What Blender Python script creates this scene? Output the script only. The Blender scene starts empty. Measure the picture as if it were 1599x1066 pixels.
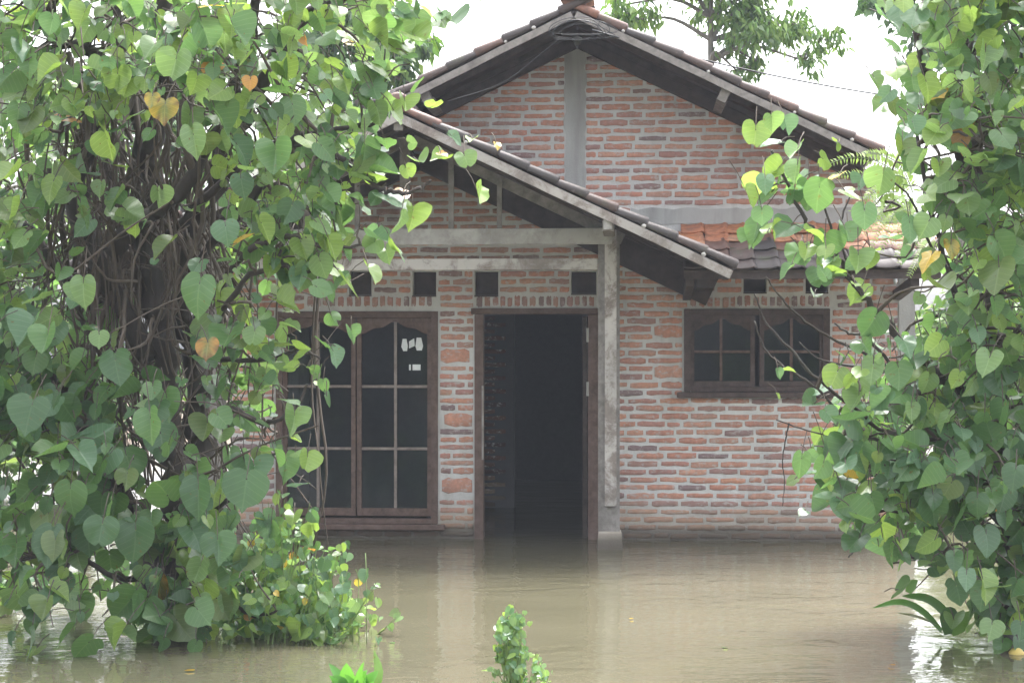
import bpy, math, random
import numpy as np
from mathutils import Vector, Matrix, Euler

R = random.Random(11)
NR = np.random.default_rng(7)
SC = bpy.context.scene
COL = SC.collection

# ------------------------------------------------------------------ camera, sky, sun, exposure
F = 2800.0            # focal length in photo pixels (1599 wide)
H = 1.545             # eye height over the flood water
CX, CY = 799.5, 533.0
cam_d = bpy.data.cameras.new('camera')
cam_d.sensor_width = 36.0
cam_d.lens = F / 1599.0 * 36.0
cam_d.clip_start = 0.1
cam_d.clip_end = 1500
cam = bpy.data.objects.new('camera', cam_d)
cam.location = (0, 0, H)
cam.rotation_euler = (math.radians(90), 0, 0)
COL.objects.link(cam)
SC.camera = cam

SUN_EL, SUN_AZ = math.radians(70), math.radians(20)   # azimuth clockwise from +Y: the bright part of the cloud is high behind the house
world = bpy.data.worlds.new('World')
SC.world = world
world.use_nodes = True
wt = world.node_tree
wt.nodes.clear()
w_out = wt.nodes.new('ShaderNodeOutputWorld')
w_bg = wt.nodes.new('ShaderNodeBackground')
w_sky = wt.nodes.new('ShaderNodeTexSky')
w_sky.sky_type = 'NISHITA'
w_sky.sun_disc = False
w_sky.sun_elevation = SUN_EL
w_sky.sun_rotation = SUN_AZ
w_sky.air_density = 1.0
w_sky.dust_density = 6.0
w_sky.ozone_density = 1.0
w_hs = wt.nodes.new('ShaderNodeHueSaturation')          # overcast: the cloud deck takes the blue out of the sky
w_hs.inputs['Saturation'].default_value = 0.24
w_bg.inputs['Strength'].default_value = 0.15
wt.links.new(w_sky.outputs[0], w_hs.inputs['Color'])
wt.links.new(w_hs.outputs[0], w_bg.inputs[0])
wt.links.new(w_bg.outputs[0], w_out.inputs[0])

sun_d = bpy.data.lights.new('sun', 'SUN')
sun_d.energy = 1.0
sun_d.angle = math.radians(25)
sun_d.color = (1.0, 0.98, 0.955)
sun = bpy.data.objects.new('sun', sun_d)
sv = Vector((math.sin(SUN_AZ) * math.cos(SUN_EL), math.cos(SUN_AZ) * math.cos(SUN_EL), math.sin(SUN_EL)))
sun.rotation_euler = sv.to_track_quat('Z', 'Y').to_euler()
sun.location = (0, 0, 30)
COL.objects.link(sun)

SC.view_settings.view_transform = 'Standard'
SC.view_settings.look = 'None'
SC.view_settings.exposure = 2.60
SC.view_settings.gamma = 1.0
SC.view_settings.use_curve_mapping = False
SC.render.engine = 'CYCLES'
SC.cycles.use_denoising = True
SC.cycles.max_bounces = 8
SC.cycles.diffuse_bounces = 3
SC.cycles.glossy_bounces = 3
SC.cycles.transmission_bounces = 4
SC.cycles.transparent_max_bounces = 8
SC.cycles.volume_bounces = 0
SC.cycles.sample_clamp_indirect = 6.0

# ------------------------------------------------------------------ measuring helpers
def W(px, py, d):
    """the world point that lies at depth d on the sight line through photo pixel (px, py)"""
    return Vector(((px - CX) / F * d, d, H + (CY - py) / F * d))

TH = math.radians(4.0)                  # the house is turned four degrees, its east end nearer
HX, HY = 0.8025, 14.0
cT, sT = math.cos(TH), math.sin(TH)
def L(px, py, yl=0.0):
    """house-local x, z of the point on the plane y = yl of the house seen at that pixel"""
    a = (px - CX) / F; b = (CY - py) / F
    t = (yl + HX * sT + HY * cT) / (a * sT + cT)
    return ((t * a - HX) * cT - (t - HY) * sT, H + t * b)
def LX(px, yl=0.0): return L(px, 533, yl)[0]
def LZ(py, yl=0.0, px=960): return L(px, py, yl)[1]
def topx(x, yl, z):
    X = HX + x * cT + yl * sT; Y = HY - x * sT + yl * cT
    return (CX + F * X / Y, CY - F * (z - H) / Y)

def inpoly(x, y, poly):
    c = False; j = len(poly) - 1
    for i in range(len(poly)):
        xi, yi = poly[i]; xj, yj = poly[j]
        if (yi > y) != (yj > y) and x < (xj - xi) * (y - yi) / (yj - yi) + xi: c = not c
        j = i
    return c

# ------------------------------------------------------------------ materials
def nmat(name):
    m = bpy.data.materials.new(name); m.use_nodes = True
    nt = m.node_tree; nt.nodes.clear()
    out = nt.nodes.new('ShaderNodeOutputMaterial')
    p = nt.nodes.new('ShaderNodeBsdfPrincipled')
    nt.links.new(p.outputs[0], out.inputs[0])
    return m, nt, p, out
def nd(nt, t, **kw):
    n = nt.nodes.new(t)
    for k, v in kw.items(): setattr(n, k, v)
    return n
def noise(nt, scale, detail=4, rough=0.6, vec=None, dist=0.0):
    n = nd(nt, 'ShaderNodeTexNoise')
    n.inputs['Scale'].default_value = scale; n.inputs['Detail'].default_value = detail
    n.inputs['Roughness'].default_value = rough; n.inputs['Distortion'].default_value = dist
    if vec is not None: nt.links.new(vec, n.inputs['Vector'])
    return n
def ramp(nt, fac, stops):
    r = nd(nt, 'ShaderNodeValToRGB')
    el = r.color_ramp.elements
    while len(el) < len(stops): el.new(0.5)
    for e, (p, c) in zip(el, stops):
        e.position = p; e.color = (c, c, c, 1) if isinstance(c, (int, float)) else (*c, 1)
    nt.links.new(fac, r.inputs[0]); return r
def mix(nt, fac, a, b, mode='MIX'):
    n = nd(nt, 'ShaderNodeMix', data_type='RGBA', blend_type=mode)
    for s, v in ((n.inputs[0], fac), (n.inputs[6], a), (n.inputs[7], b)):
        if hasattr(v, 'links'): nt.links.new(v, s)
        elif isinstance(v, (int, float)): s.default_value = v
        else: s.default_value = (*v, 1)
    return n.outputs[2]
def pos(nt, scale=(1, 1, 1)):
    g = nd(nt, 'ShaderNodeNewGeometry')
    m = nd(nt, 'ShaderNodeMapping'); m.inputs['Scale'].default_value = scale
    nt.links.new(g.outputs['Position'], m.inputs[0]); return m.outputs[0]
def posz(nt):
    g = nd(nt, 'ShaderNodeNewGeometry'); s = nd(nt, 'ShaderNodeSeparateXYZ')
    nt.links.new(g.outputs['Position'], s.inputs[0]); return s.outputs[2]
def bump(nt, p, height, strength, dist=0.01):
    b = nd(nt, 'ShaderNodeBump'); b.inputs['Strength'].default_value = strength; b.inputs['Distance'].default_value = dist
    nt.links.new(height, b.inputs['Height']); nt.links.new(b.outputs[0], p.inputs['Normal'])
def attr(nt, name='col'):
    a = nd(nt, 'ShaderNodeAttribute'); a.attribute_name = name; return a.outputs['Color']

def flood_stain(nt, colour):
    """mud and damp left by the flood on the lowest courses"""
    st = noise(nt, 1.6, 5, 0.65, pos(nt, (3.2, 3.2, 0.45)))
    colour = mix(nt, ramp(nt, st.outputs[0], [(0.52, 0.0), (0.74, 0.5)]).outputs[0], colour, mix(nt, 1.0, colour, (0.52, 0.49, 0.46), 'MULTIPLY'))
    z = posz(nt)
    n = noise(nt, 2.2, 5, 0.7, pos(nt, (1, 1, 2.5)))
    add = nd(nt, 'ShaderNodeMath', operation='MULTIPLY_ADD')
    nt.links.new(n.outputs[0], add.inputs[0]); add.inputs[1].default_value = -0.34; nt.links.new(z, add.inputs[2])
    mud = ramp(nt, add.outputs[0], [(0.0, 0.55), (0.16, 0.0)])
    c = mix(nt, mud.outputs[0], colour, (0.30, 0.235, 0.165))
    add2 = nd(nt, 'ShaderNodeMath', operation='MULTIPLY_ADD')
    nt.links.new(n.outputs[0], add2.inputs[0]); add2.inputs[1].default_value = -0.07; nt.links.new(z, add2.inputs[2])
    wet = ramp(nt, add2.outputs[0], [(0.0, 0.85), (0.04, 0.7), (0.10, 0.0)])
    return mix(nt, wet.outputs[0], c, (0.07, 0.058, 0.045))

def m_brick():
    m, nt, p, o = nmat('fired_brick')
    c = attr(nt)
    n1 = noise(nt, 38, 5, 0.65, pos(nt))
    c = mix(nt, ramp(nt, n1.outputs[0], [(0.3, 0.0), (0.75, 0.55)]).outputs[0], c, (0.16, 0.105, 0.09))
    n2 = noise(nt, 21, 4, 0.7, pos(nt, (1, 1, 1.7)))
    c = mix(nt, ramp(nt, n2.outputs[0], [(0.53, 0.0), (0.66, 0.8)]).outputs[0], c, (0.47, 0.43, 0.40))
    n3 = noise(nt, 1.3, 4, 0.6, pos(nt))
    c = mix(nt, ramp(nt, n3.outputs[0], [(0.45, 0.0), (0.75, 0.35)]).outputs[0], c, (0.13, 0.10, 0.095))
    nt.links.new(flood_stain(nt, c), p.inputs['Base Color'])
    p.inputs['Roughness'].default_value = 0.92
    bump(nt, p, noise(nt, 120, 4, 0.7, pos(nt)).outputs[0], 0.6, 0.004)
    return m
def m_mortar():
    m, nt, p, o = nmat('mortar')
    n = noise(nt, 9, 6, 0.7, pos(nt))
    c = mix(nt, n.outputs[0], (0.50, 0.49, 0.48), (0.72, 0.71, 0.695))
    n2 = noise(nt, 1.1, 4, 0.65, pos(nt))
    c = mix(nt, ramp(nt, n2.outputs[0], [(0.42, 0.0), (0.75, 0.5)]).outputs[0], c, (0.27, 0.255, 0.24))
    nt.links.new(flood_stain(nt, c), p.inputs['Base Color'])
    p.inputs['Roughness'].default_value = 0.95
    bump(nt, p, noise(nt, 55, 6, 0.75, pos(nt)).outputs[0], 0.9, 0.012)
    return m
def m_concrete():
    m, nt, p, o = nmat('grey_concrete')
    n = noise(nt, 5, 7, 0.7, pos(nt, (1, 1, 0.6)))
    c = mix(nt, n.outputs[0], (0.28, 0.275, 0.27), (0.48, 0.475, 0.465))
    n2 = noise(nt, 2.0, 5, 0.6, pos(nt, (3, 3, 0.35)))
    c = mix(nt, ramp(nt, n2.outputs[0], [(0.5, 0.0), (0.72, 0.55)]).outputs[0], c, (0.17, 0.165, 0.155))
    nt.links.new(flood_stain(nt, c), p.inputs['Base Color'])
    p.inputs['Roughness'].default_value = 0.9
    bump(nt, p, noise(nt, 70, 5, 0.7, pos(nt)).outputs[0], 0.5, 0.006)
    return m
def m_wood(name, a, b, paint=None, amount=0.5, scale=(1, 1, 1), rough=0.8):
    m, nt, p, o = nmat(name)
    tc = nd(nt, 'ShaderNodeTexCoord'); mp = nd(nt, 'ShaderNodeMapping'); mp.inputs['Scale'].default_value = scale
    nt.links.new(tc.outputs['Object'], mp.inputs[0])
    n = noise(nt, 14, 6, 0.7, mp.outputs[0], 0.3)
    c = mix(nt, ramp(nt, n.outputs[0], [(0.3, 0.0), (0.7, 1.0)]).outputs[0], a, b)
    if paint:
        n2 = noise(nt, 4.5, 7, 0.75, mp.outputs[0], 0.4)
        k = ramp(nt, n2.outputs[0], [(amount - 0.06, 0.0), (amount + 0.05, 1.0)])
        c = mix(nt, k.outputs[0], paint, c)
        n3 = noise(nt, 1.2, 4, 0.6, pos(nt))
        c = mix(nt, ramp(nt, n3.outputs[0], [(0.42, 0.0), (0.7, 0.6)]).outputs[0], c, (0.20, 0.185, 0.17))
    nt.links.new(c, p.inputs['Base Color'])
    p.inputs['Roughness'].default_value = rough
    bump(nt, p, n.outputs[0], 0.35, 0.004)
    return m
def m_tile():
    m, nt, p, o = nmat('clay_roof_tile')
    c = attr(nt)
    n1 = noise(nt, 16, 6, 0.7, pos(nt))
    c = mix(nt, ramp(nt, n1.outputs[0], [(0.42, 0.0), (0.68, 0.65)]).outputs[0], c, (0.045, 0.037, 0.036))
    n2 = noise(nt, 26, 5, 0.7, pos(nt))
    c = mix(nt, ramp(nt, n2.outputs[0], [(0.62, 0.0), (0.74, 0.35)]).outputs[0], c, (0.24, 0.225, 0.215))
    n3 = noise(nt, 5, 4, 0.6, pos(nt))
    c = mix(nt, ramp(nt, n3.outputs[0], [(0.58, 0.0), (0.72, 0.45)]).outputs[0], c, (0.07, 0.085, 0.035))
    nt.links.new(c, p.inputs['Base Color'])
    p.inputs['Roughness'].default_value = 0.62
    bump(nt, p, noise(nt, 80, 4, 0.7, pos(nt)).outputs[0], 0.5, 0.004)
    return m
def m_leaf(name, trans=0.48, rough=0.27, veins=True):
    m, nt, p, o = nmat(name)
    c = attr(nt)
    n = noise(nt, 7, 4, 0.6, pos(nt))
    c = mix(nt, ramp(nt, n.outputs[0], [(0.35, 0.0), (0.7, 0.35)]).outputs[0], c, mix(nt, 1.0, c, (0.62, 0.66, 0.6), 'MULTIPLY'))
    n4 = noise(nt, 34, 3, 0.6, pos(nt))
    c = mix(nt, ramp(nt, n4.outputs[0], [(0.66, 0.0), (0.72, 0.75)]).outputs[0], c, (0.13, 0.10, 0.035))
    if veins:
        uv = nd(nt, 'ShaderNodeUVMap'); s = nd(nt, 'ShaderNodeSeparateXYZ'); nt.links.new(uv.outputs[0], s.inputs[0])
        ab = nd(nt, 'ShaderNodeMath', operation='ABSOLUTE'); nt.links.new(s.outputs[0], ab.inputs[0])
        k = nd(nt, 'ShaderNodeMath', operation='MULTIPLY_ADD'); nt.links.new(ab.outputs[0], k.inputs[0]); k.inputs[1].default_value = -0.55
        nt.links.new(s.outputs[1], k.inputs[2])
        f = nd(nt, 'ShaderNodeMath', operation='MULTIPLY'); nt.links.new(k.outputs[0], f.inputs[0]); f.inputs[1].default_value = 5.0
        fr = nd(nt, 'ShaderNodeMath', operation='PINGPONG'); nt.links.new(f.outputs[0], fr.inputs[0]); fr.inputs[1].default_value = 0.5
        v1 = ramp(nt, fr.outputs[0], [(0.0, 1.0), (0.07, 0.0)]); v2 = ramp(nt, ab.outputs[0], [(0.0, 1.0), (0.035, 0.0)])
        mx = nd(nt, 'ShaderNodeMath', operation='MAXIMUM'); nt.links.new(v1.outputs[0], mx.inputs[0]); nt.links.new(v2.outputs[0], mx.inputs[1])
        sc = nd(nt, 'ShaderNodeMath', operation='MULTIPLY'); nt.links.new(mx.outputs[0], sc.inputs[0]); sc.inputs[1].default_value = 0.4
        c = mix(nt, sc.outputs[0], c, mix(nt, 1.0, c, (2.0, 1.7, 2.0), 'MULTIPLY'))
        bump(nt, p, mx.outputs[0], -0.35, 0.004)
    nt.links.new(c, p.inputs['Base Color'])
    p.inputs['Roughness'].default_value = rough
    t = nd(nt, 'ShaderNodeBsdfTranslucent')
    nt.links.new(mix(nt, 1.0, c, (1.65, 1.62, 0.95), 'MULTIPLY'), t.inputs[0])
    ms = nd(nt, 'ShaderNodeMixShader'); ms.inputs[0].default_value = trans
    nt.links.new(p.outputs[0], ms.inputs[1]); nt.links.new(t.outputs[0], ms.inputs[2]); nt.links.new(ms.outputs[0], o.inputs[0])
    return m
def m_bark(name, a, b):
    m, nt, p, o = nmat(name)
    n = noise(nt, 22, 6, 0.7, pos(nt, (1, 1, 0.25)))
    n2 = noise(nt, 3, 3, 0.6, pos(nt))
    c = mix(nt, n.outputs[0], a, b)
    c = mix(nt, ramp(nt, n2.outputs[0], [(0.5, 0.0), (0.75, 0.5)]).outputs[0], c, (0.055, 0.058, 0.042))
    nt.links.new(c, p.inputs['Base Color']); p.inputs['Roughness'].default_value = 0.85
    bump(nt, p, n.outputs[0], 0.7, 0.01)
    return m
def m_plain(name, c, rough=0.7, var=0.25, metal=0.0):
    m, nt, p, o = nmat(name)
    n = noise(nt, 18, 5, 0.65, pos(nt))
    nt.links.new(mix(nt, n.outputs[0], tuple(x * (1 - var) for x in c), tuple(min(1, x * (1 + var)) for x in c)), p.inputs['Base Color'])
    p.inputs['Roughness'].default_value = rough; p.inputs['Metallic'].default_value = metal
    return m
def m_glass():
    m, nt, p, o = nmat('window_glass')
    nt.nodes.remove(p)
    tr = nd(nt, 'ShaderNodeBsdfTransparent'); tr.inputs[0].default_value = (0.55, 0.6, 0.62, 1)
    gl = nd(nt, 'ShaderNodeBsdfGlossy'); gl.inputs['Roughness'].default_value = 0.06
    fr = nd(nt, 'ShaderNodeFresnel'); fr.inputs[0].default_value = 1.5
    ms = nd(nt, 'ShaderNodeMixShader')
    nt.links.new(fr.outputs[0], ms.inputs[0]); nt.links.new(tr.outputs[0], ms.inputs[1]); nt.links.new(gl.outputs[0], ms.inputs[2])
    df = nd(nt, 'ShaderNodeBsdfDiffuse'); df.inputs[0].default_value = (0.15, 0.18, 0.22, 1)      # dust film, its blue standing in for the sky's reflection
    n = noise(nt, 3.5, 5, 0.7, pos(nt)); k = ramp(nt, n.outputs[0], [(0.35, 0.03), (0.75, 0.11)])
    ms2 = nd(nt, 'ShaderNodeMixShader'); nt.links.new(k.outputs[0], ms2.inputs[0])
    nt.links.new(ms.outputs[0], ms2.inputs[1]); nt.links.new(df.outputs[0], ms2.inputs[2])
    nt.links.new(ms2.outputs[0], o.inputs[0])
    return m
def m_water():
    m, nt, p, o = nmat('flood_water')
    n = noise(nt, 0.5, 4, 0.6, pos(nt, (0.6, 1.6, 1)))
    nt.links.new(mix(nt, n.outputs[0], (0.078, 0.073, 0.045), (0.116, 0.107, 0.071)), p.inputs['Base Color'])
    p.inputs['Roughness'].default_value = 0.03
    p.inputs['IOR'].default_value = 1.46
    v = pos(nt, (1.0, 1.5, 1))
    a = noise(nt, 2.6, 3, 0.5, v, 0.6); b = noise(nt, 11, 3, 0.55, v, 0.4)
    zone = ramp(nt, noise(nt, 0.55, 2, 0.5, pos(nt, (0.7, 1.0, 1))).outputs[0], [(0.38, 0.25), (0.62, 1.0)])
    s = nd(nt, 'ShaderNodeMath', operation='MULTIPLY_ADD'); nt.links.new(b.outputs[0], s.inputs[0]); s.inputs[1].default_value = 0.22
    nt.links.new(a.outputs[0], s.inputs[2])
    mu = nd(nt, 'ShaderNodeMath', operation='MULTIPLY'); nt.links.new(s.outputs[0], mu.inputs[0]); nt.links.new(zone.outputs[0], mu.inputs[1])
    bump(nt, p, mu.outputs[0], 0.42, 0.035)
    return m

M = {
 'brick': m_brick(), 'mortar': m_mortar(), 'concrete': m_concrete(), 'tile': m_tile(), 'glass': m_glass(), 'water': m_water(),
 'greywood': m_wood('weathered_wood', (0.12, 0.105, 0.096), (0.28, 0.255, 0.235)),
 'litpaint': m_wood('lit_edge_paint', (0.16, 0.125, 0.105), (0.30, 0.25, 0.22), (0.35, 0.325, 0.305), 0.49),  # pale mottled colour, painted light for the door jamb's bright edge
 'beam': m_wood('weathered_beam', (0.22, 0.205, 0.19), (0.36, 0.34, 0.32), (0.40, 0.385, 0.365), 0.52),
 'palepaint': m_wood('pale_peeling_paint', (0.15, 0.12, 0.105), (0.28, 0.24, 0.215), (0.46, 0.430, 0.405), 0.52),
 'bargepaint': m_wood('stained_barge_paint', (0.13, 0.10, 0.088), (0.26, 0.22, 0.195), (0.37, 0.340, 0.315), 0.51),
 'postwood': m_wood('grey_post_wood', (0.13, 0.115, 0.105), (0.28, 0.26, 0.245)),
 'darkwood': m_wood('dark_brown_wood', (0.030, 0.021, 0.018), (0.075, 0.055, 0.048)),
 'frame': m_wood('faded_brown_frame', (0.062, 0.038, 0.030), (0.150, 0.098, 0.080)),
 'darkframe': m_wood('shaded_brown_frame', (0.040, 0.026, 0.023), (0.095, 0.066, 0.058)),  # darker copy of the frame brown, the window roof's shade put into it
 'sash': m_wood('faded_sash', (0.15, 0.118, 0.103), (0.27, 0.225, 0.20)),
 'plaster': m_plain('dimmed_plaster', (0.085, 0.082, 0.08)),  # inner walls darkened in colour to carry the gloom of the room
 'leaf': m_leaf('broad_leaf'), 'smallleaf': m_leaf('small_leaf', 0.35, 0.42, False), 'farleaf': m_leaf('tree_leaf', 0.30, 0.5, False),
 'bark': m_bark('dark_bark', (0.018, 0.014, 0.012), (0.056, 0.045, 0.038)),
 'twig': m_bark('brown_twig', (0.040, 0.030, 0.024), (0.115, 0.090, 0.070)),
 'palebark': m_bark('pale_bark', (0.09, 0.08, 0.065), (0.22, 0.195, 0.165)),
 'greenstem': m_plain('green_stem', (0.13, 0.20, 0.06), 0.5),
 'cable': m_plain('black_cable', (0.02, 0.02, 0.022), 0.5),
 'white': m_plain('white_sticker', (0.62, 0.64, 0.64), 0.6, 0.3),
 'lime': m_plain('white_mortar_dab', (0.42, 0.40, 0.38), 0.9),
 'metal': m_plain('dull_metal', (0.35, 0.34, 0.32), 0.5, 0.2, 0.4),
 'fruit': m_plain('yellow_fruit', (0.50, 0.38, 0.10), 0.5, 0.35),
 'soil': m_plain('wet_soil', (0.10, 0.075, 0.05), 0.9),
}

# ------------------------------------------------------------------ object helpers
def link(o, parent=None, m=None):
    COL.objects.link(o)
    if parent: o.parent = parent
    if m is not None and o.data is not None and not o.data.materials: o.data.materials.append(M[m])
    return o
def tag(o, label=None, cat=None, group=None, kind=None):
    for k, v in (('label', label), ('category', cat), ('group', group), ('kind', kind)):
        if v: o[k] = v
    return o
def empty(name, loc, rz=0.0):
    o = bpy.data.objects.new(name, None); o.location = loc; o.rotation_euler = (0, 0, rz)
    o.empty_display_size = 0.2
    COL.objects.link(o); return o
def mesh_np(name, V, Q, C=None, UV=None, smooth=False):
    """mesh from vertex array and quad array; C: a colour per vertex, UV: per vertex"""
    V = np.asarray(V, np.float32); Q = np.asarray(Q, np.int32)
    me = bpy.data.meshes.new(name)
    me.vertices.add(len(V)); me.vertices.foreach_set('co', V.ravel())
    k = Q.shape[1]
    me.loops.add(Q.size); me.loops.foreach_set('vertex_index', Q.ravel())
    me.polygons.add(len(Q)); me.polygons.foreach_set('loop_start', np.arange(0, Q.size, k, dtype=np.int32))
    try: me.polygons.foreach_set('loop_total', np.full(len(Q), k, np.int32))
    except Exception: pass
    if smooth: me.polygons.foreach_set('use_smooth', np.ones(len(Q), bool))
    if C is not None:
        a = me.color_attributes.new('col', 'FLOAT_COLOR', 'POINT')
        C = np.asarray(C, np.float32)
        a.data.foreach_set('color', np.c_[C, np.ones(len(C), np.float32)].ravel())
    if UV is not None:
        u = me.uv_layers.new(name='UVMap'); u.data.foreach_set('uv', np.asarray(UV, np.float32)[Q.ravel()].ravel())
    me.update(calc_edges=True); me.validate()
    return me

class MB:
    """collects shapes for one mesh"""
    def __init__(s): s.v = []; s.f = []; s.c = []
    def add(s, vs, fs, col=None):
        o = len(s.v); s.v += [tuple(v) for v in vs]; s.f += [tuple(i + o for i in f) for f in fs]
        s.c += [col or (0.5, 0.5, 0.5)] * len(vs); return s
    def box(s, x0, x1, y0, y1, z0, z1, col=None, ch=0.0):
        if ch:
            vs = []; 
            for (z, e) in ((z0, ch), (z0 + ch, 0), (z1 - ch, 0), (z1, ch)):
                vs += [(x0 + e, y0 + e, z), (x1 - e, y0 + e, z), (x1 - e, y1 - e, z), (x0 + e, y1 - e, z)]
            fs = [(3, 2, 1, 0), (12, 13, 14, 15)]
            for k in range(3):
                for i in range(4): fs.append((k * 4 + i, k * 4 + (i + 1) % 4, k * 4 + 4 + (i + 1) % 4, k * 4 + 4 + i))
            return s.add(vs, fs, col)
        vs = [(x0, y0, z0), (x1, y0, z0), (x1, y1, z0), (x0, y1, z0), (x0, y0, z1), (x1, y0, z1), (x1, y1, z1), (x0, y1, z1)]
        return s.add(vs, [(3, 2, 1, 0), (4, 5, 6, 7), (0, 1, 5, 4), (1, 2, 6, 5), (2, 3, 7, 6), (3, 0, 4, 7)], col)
    def bar(s, a, b, w, h, up=(0, 0, 1), col=None):
        """a square bar from a to b, w wide sideways and h high along up"""
        a = Vector(a); b = Vector(b); d = (b - a).normalized(); sd = d.cross(Vector(up)).normalized(); u = sd.cross(d)
        vs = []
        for p in (a, b):
            for (i, j) in ((-1, -1), (1, -1), (1, 1), (-1, 1)): vs.append(p + sd * (i * w / 2) + u * (j * h / 2))
        return s.add(vs, [(3, 2, 1, 0), (4, 5, 6, 7), (0, 1, 5, 4), (1, 2, 6, 5), (2, 3, 7, 6), (3, 0, 4, 7)], col)
    def poly(s, pts, y0, y1, col=None):
        """outline in x, z pushed from y0 to y1 (counter-clockwise seen from the front)"""
        n = len(pts)
        vs = [(x, y0, z) for x, z in pts] + [(x, y1, z) for x, z in pts]
        fs = [tuple(range(n)), tuple(range(2 * n - 1, n - 1, -1))] + [(i, i + n, (i + 1) % n + n, (i + 1) % n) for i in range(n)]
        return s.add(vs, fs, col)
    def tube(s, pts, rad, n=6, col=None, caps=True):
        pts = [Vector(p) for p in pts]; k = len(pts)
        if isinstance(rad, (int, float)): rad = [rad] * k
        vs = []; u = None
        for i, p in enumerate(pts):
            d = (pts[min(i + 1, k - 1)] - pts[max(i - 1, 0)]).normalized()
            if u is None: u = d.orthogonal().normalized()
            else:
                u = (u - d * u.dot(d))
                u = u.normalized() if u.length > 1e-5 else d.orthogonal().normalized()
            w = d.cross(u)
            for j in range(n):
                a = 2 * math.pi * j / n; vs.append(p + (u * math.cos(a) + w * math.sin(a)) * rad[i])
        fs = []
        for i in range(k - 1):
            for j in range(n): fs.append((i * n + j, i * n + (j + 1) % n, (i + 1) * n + (j + 1) % n, (i + 1) * n + j))
        if caps: fs += [tuple(range(n - 1, -1, -1)), tuple(range((k - 1) * n, k * n))]
        return s.add(vs, fs, col)
    def mesh(s, name, smooth=False):
        me = bpy.data.meshes.new(name); me.from_pydata(s.v, [], s.f)
        a = me.color_attributes.new('col', 'FLOAT_COLOR', 'POINT')
        a.data.foreach_set('color', np.c_[np.array(s.c, np.float32), np.ones(len(s.c), np.float32)].ravel())
        if smooth: me.polygons.foreach_set('use_smooth', np.ones(len(me.polygons), bool))
        me.update(); return me
    def build(s, name, m, parent=None, smooth=False):
        o = bpy.data.objects.new(name, s.mesh(name, smooth)); return link(o, parent, m)

def spline(pts, per=6):
    """Catmull-Rom through the points"""
    P = [Vector(p) for p in pts]
    P = [P[0] * 2 - P[1]] + P + [P[-1] * 2 - P[-2]]
    out = []
    for i in range(1, len(P) - 2):
        for k in range(per):
            t = k / per; a, b, c, d = P[i - 1:i + 3]
            out.append(0.5 * (2 * b + (c - a) * t + (2 * a - 5 * b + 4 * c - d) * t * t + (3 * b - a - 3 * c + d) * t ** 3))
    out.append(P[-2]); return out
def taper(n, r0, r1): return [r0 + (r1 - r0) * i / max(1, n - 1) for i in range(n)]

# ------------------------------------------------------------------ ground and water
gx = np.linspace(-70, 70, 71); gy = np.linspace(-30, 110, 71)
GX, GY = np.meshgrid(gx, gy)
GZ = -0.5 + 0.08 * np.sin(GX * 0.9) * np.cos(GY * 0.7)
GZ += 0.75 * np.clip((GY - 24) / 5, 0, 1) + 0.75 * np.clip((-GY + 2) / 4, 0, 1)
V = np.c_[GX.ravel(), GY.ravel(), GZ.ravel()]
i = np.arange(70 * 71).reshape(70, 71)[:, :70].ravel()
Q = np.c_[i, i + 1, i + 72, i + 71]
g = link(bpy.data.objects.new('ground', mesh_np('ground', V, Q, smooth=True)), None, 'soil'); g['kind'] = 'structure'
wm = MB(); wm.add([(-69, -29, 0), (69, -29, 0), (69, 109, 0), (-69, 109, 0)], [(0, 1, 2, 3)])
wo = wm.build('flood_water', 'water'); wo['kind'] = 'structure'

# ------------------------------------------------------------------ the house
house = empty('brick_house', (HX, HY, 0), -TH)
tag(house, 'unplastered red brick house with tiled gable roofs standing in brown flood water', 'house')

WX0, WX1 = LX(360), LX(1427)
# main roof line (tile base plane), read at the verge
YV = -0.80
pL = [L(622, 143, YV), L(849, 28, YV)]; pR = [L(955, 42, YV), L(1366, 234, YV)]
sL = (pL[1][1] - pL[0][1]) / (pL[1][0] - pL[0][0]); sR = (pR[0][1] - pR[1][1]) / (pR[1][0] - pR[0][0])
MS = (sL + sR) / 2
XR = LX(896, YV)
ZR = ((pL[1][1] + MS * (XR - pL[1][0])) + (pR[0][1] + MS * (pR[0][0] - XR))) / 2
def mroof(x): return ZR - MS * abs(x - XR)
# porch roof line
YP = -1.40
qa = L(640, 178, YP); qb = L(1150, 418, YP)
PS = (qa[1] - qb[1]) / (qb[0] - qa[0])
PXR = LX(620, YP); PZR = qa[1] + PS * (qa[0] - PXR)
P_HALF = qb[0] - PXR
def proof(x): return PZR - PS * abs(x - PXR)

def rect(x0, y0, x1, y1):
    xa, zb = L(x0, y0); xb, za = L(x1, y1)
    return (xa, min(za, zb), xb, max(za, zb))
WIN_A = rect(431, 486, 684, 818); DOOR = rect(742, 482, 934, 900); WIN_B = rect(1068, 482, 1296, 612)
DOOR = (DOOR[0], -0.5, DOOR[2], DOOR[3])
VENTS = [rect(545, 424, 580, 460), rect(644, 424, 681, 461), rect(741, 424, 778, 461), rect(892, 424, 931, 458), rect(1161, 427, 1197, 456), rect(1258, 427, 1293, 456)]
OPEN = [WIN_A, DOOR, WIN_B] + VENTS
ZG = LZ(352)                      # the gable begins here
T = 0.15

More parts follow.
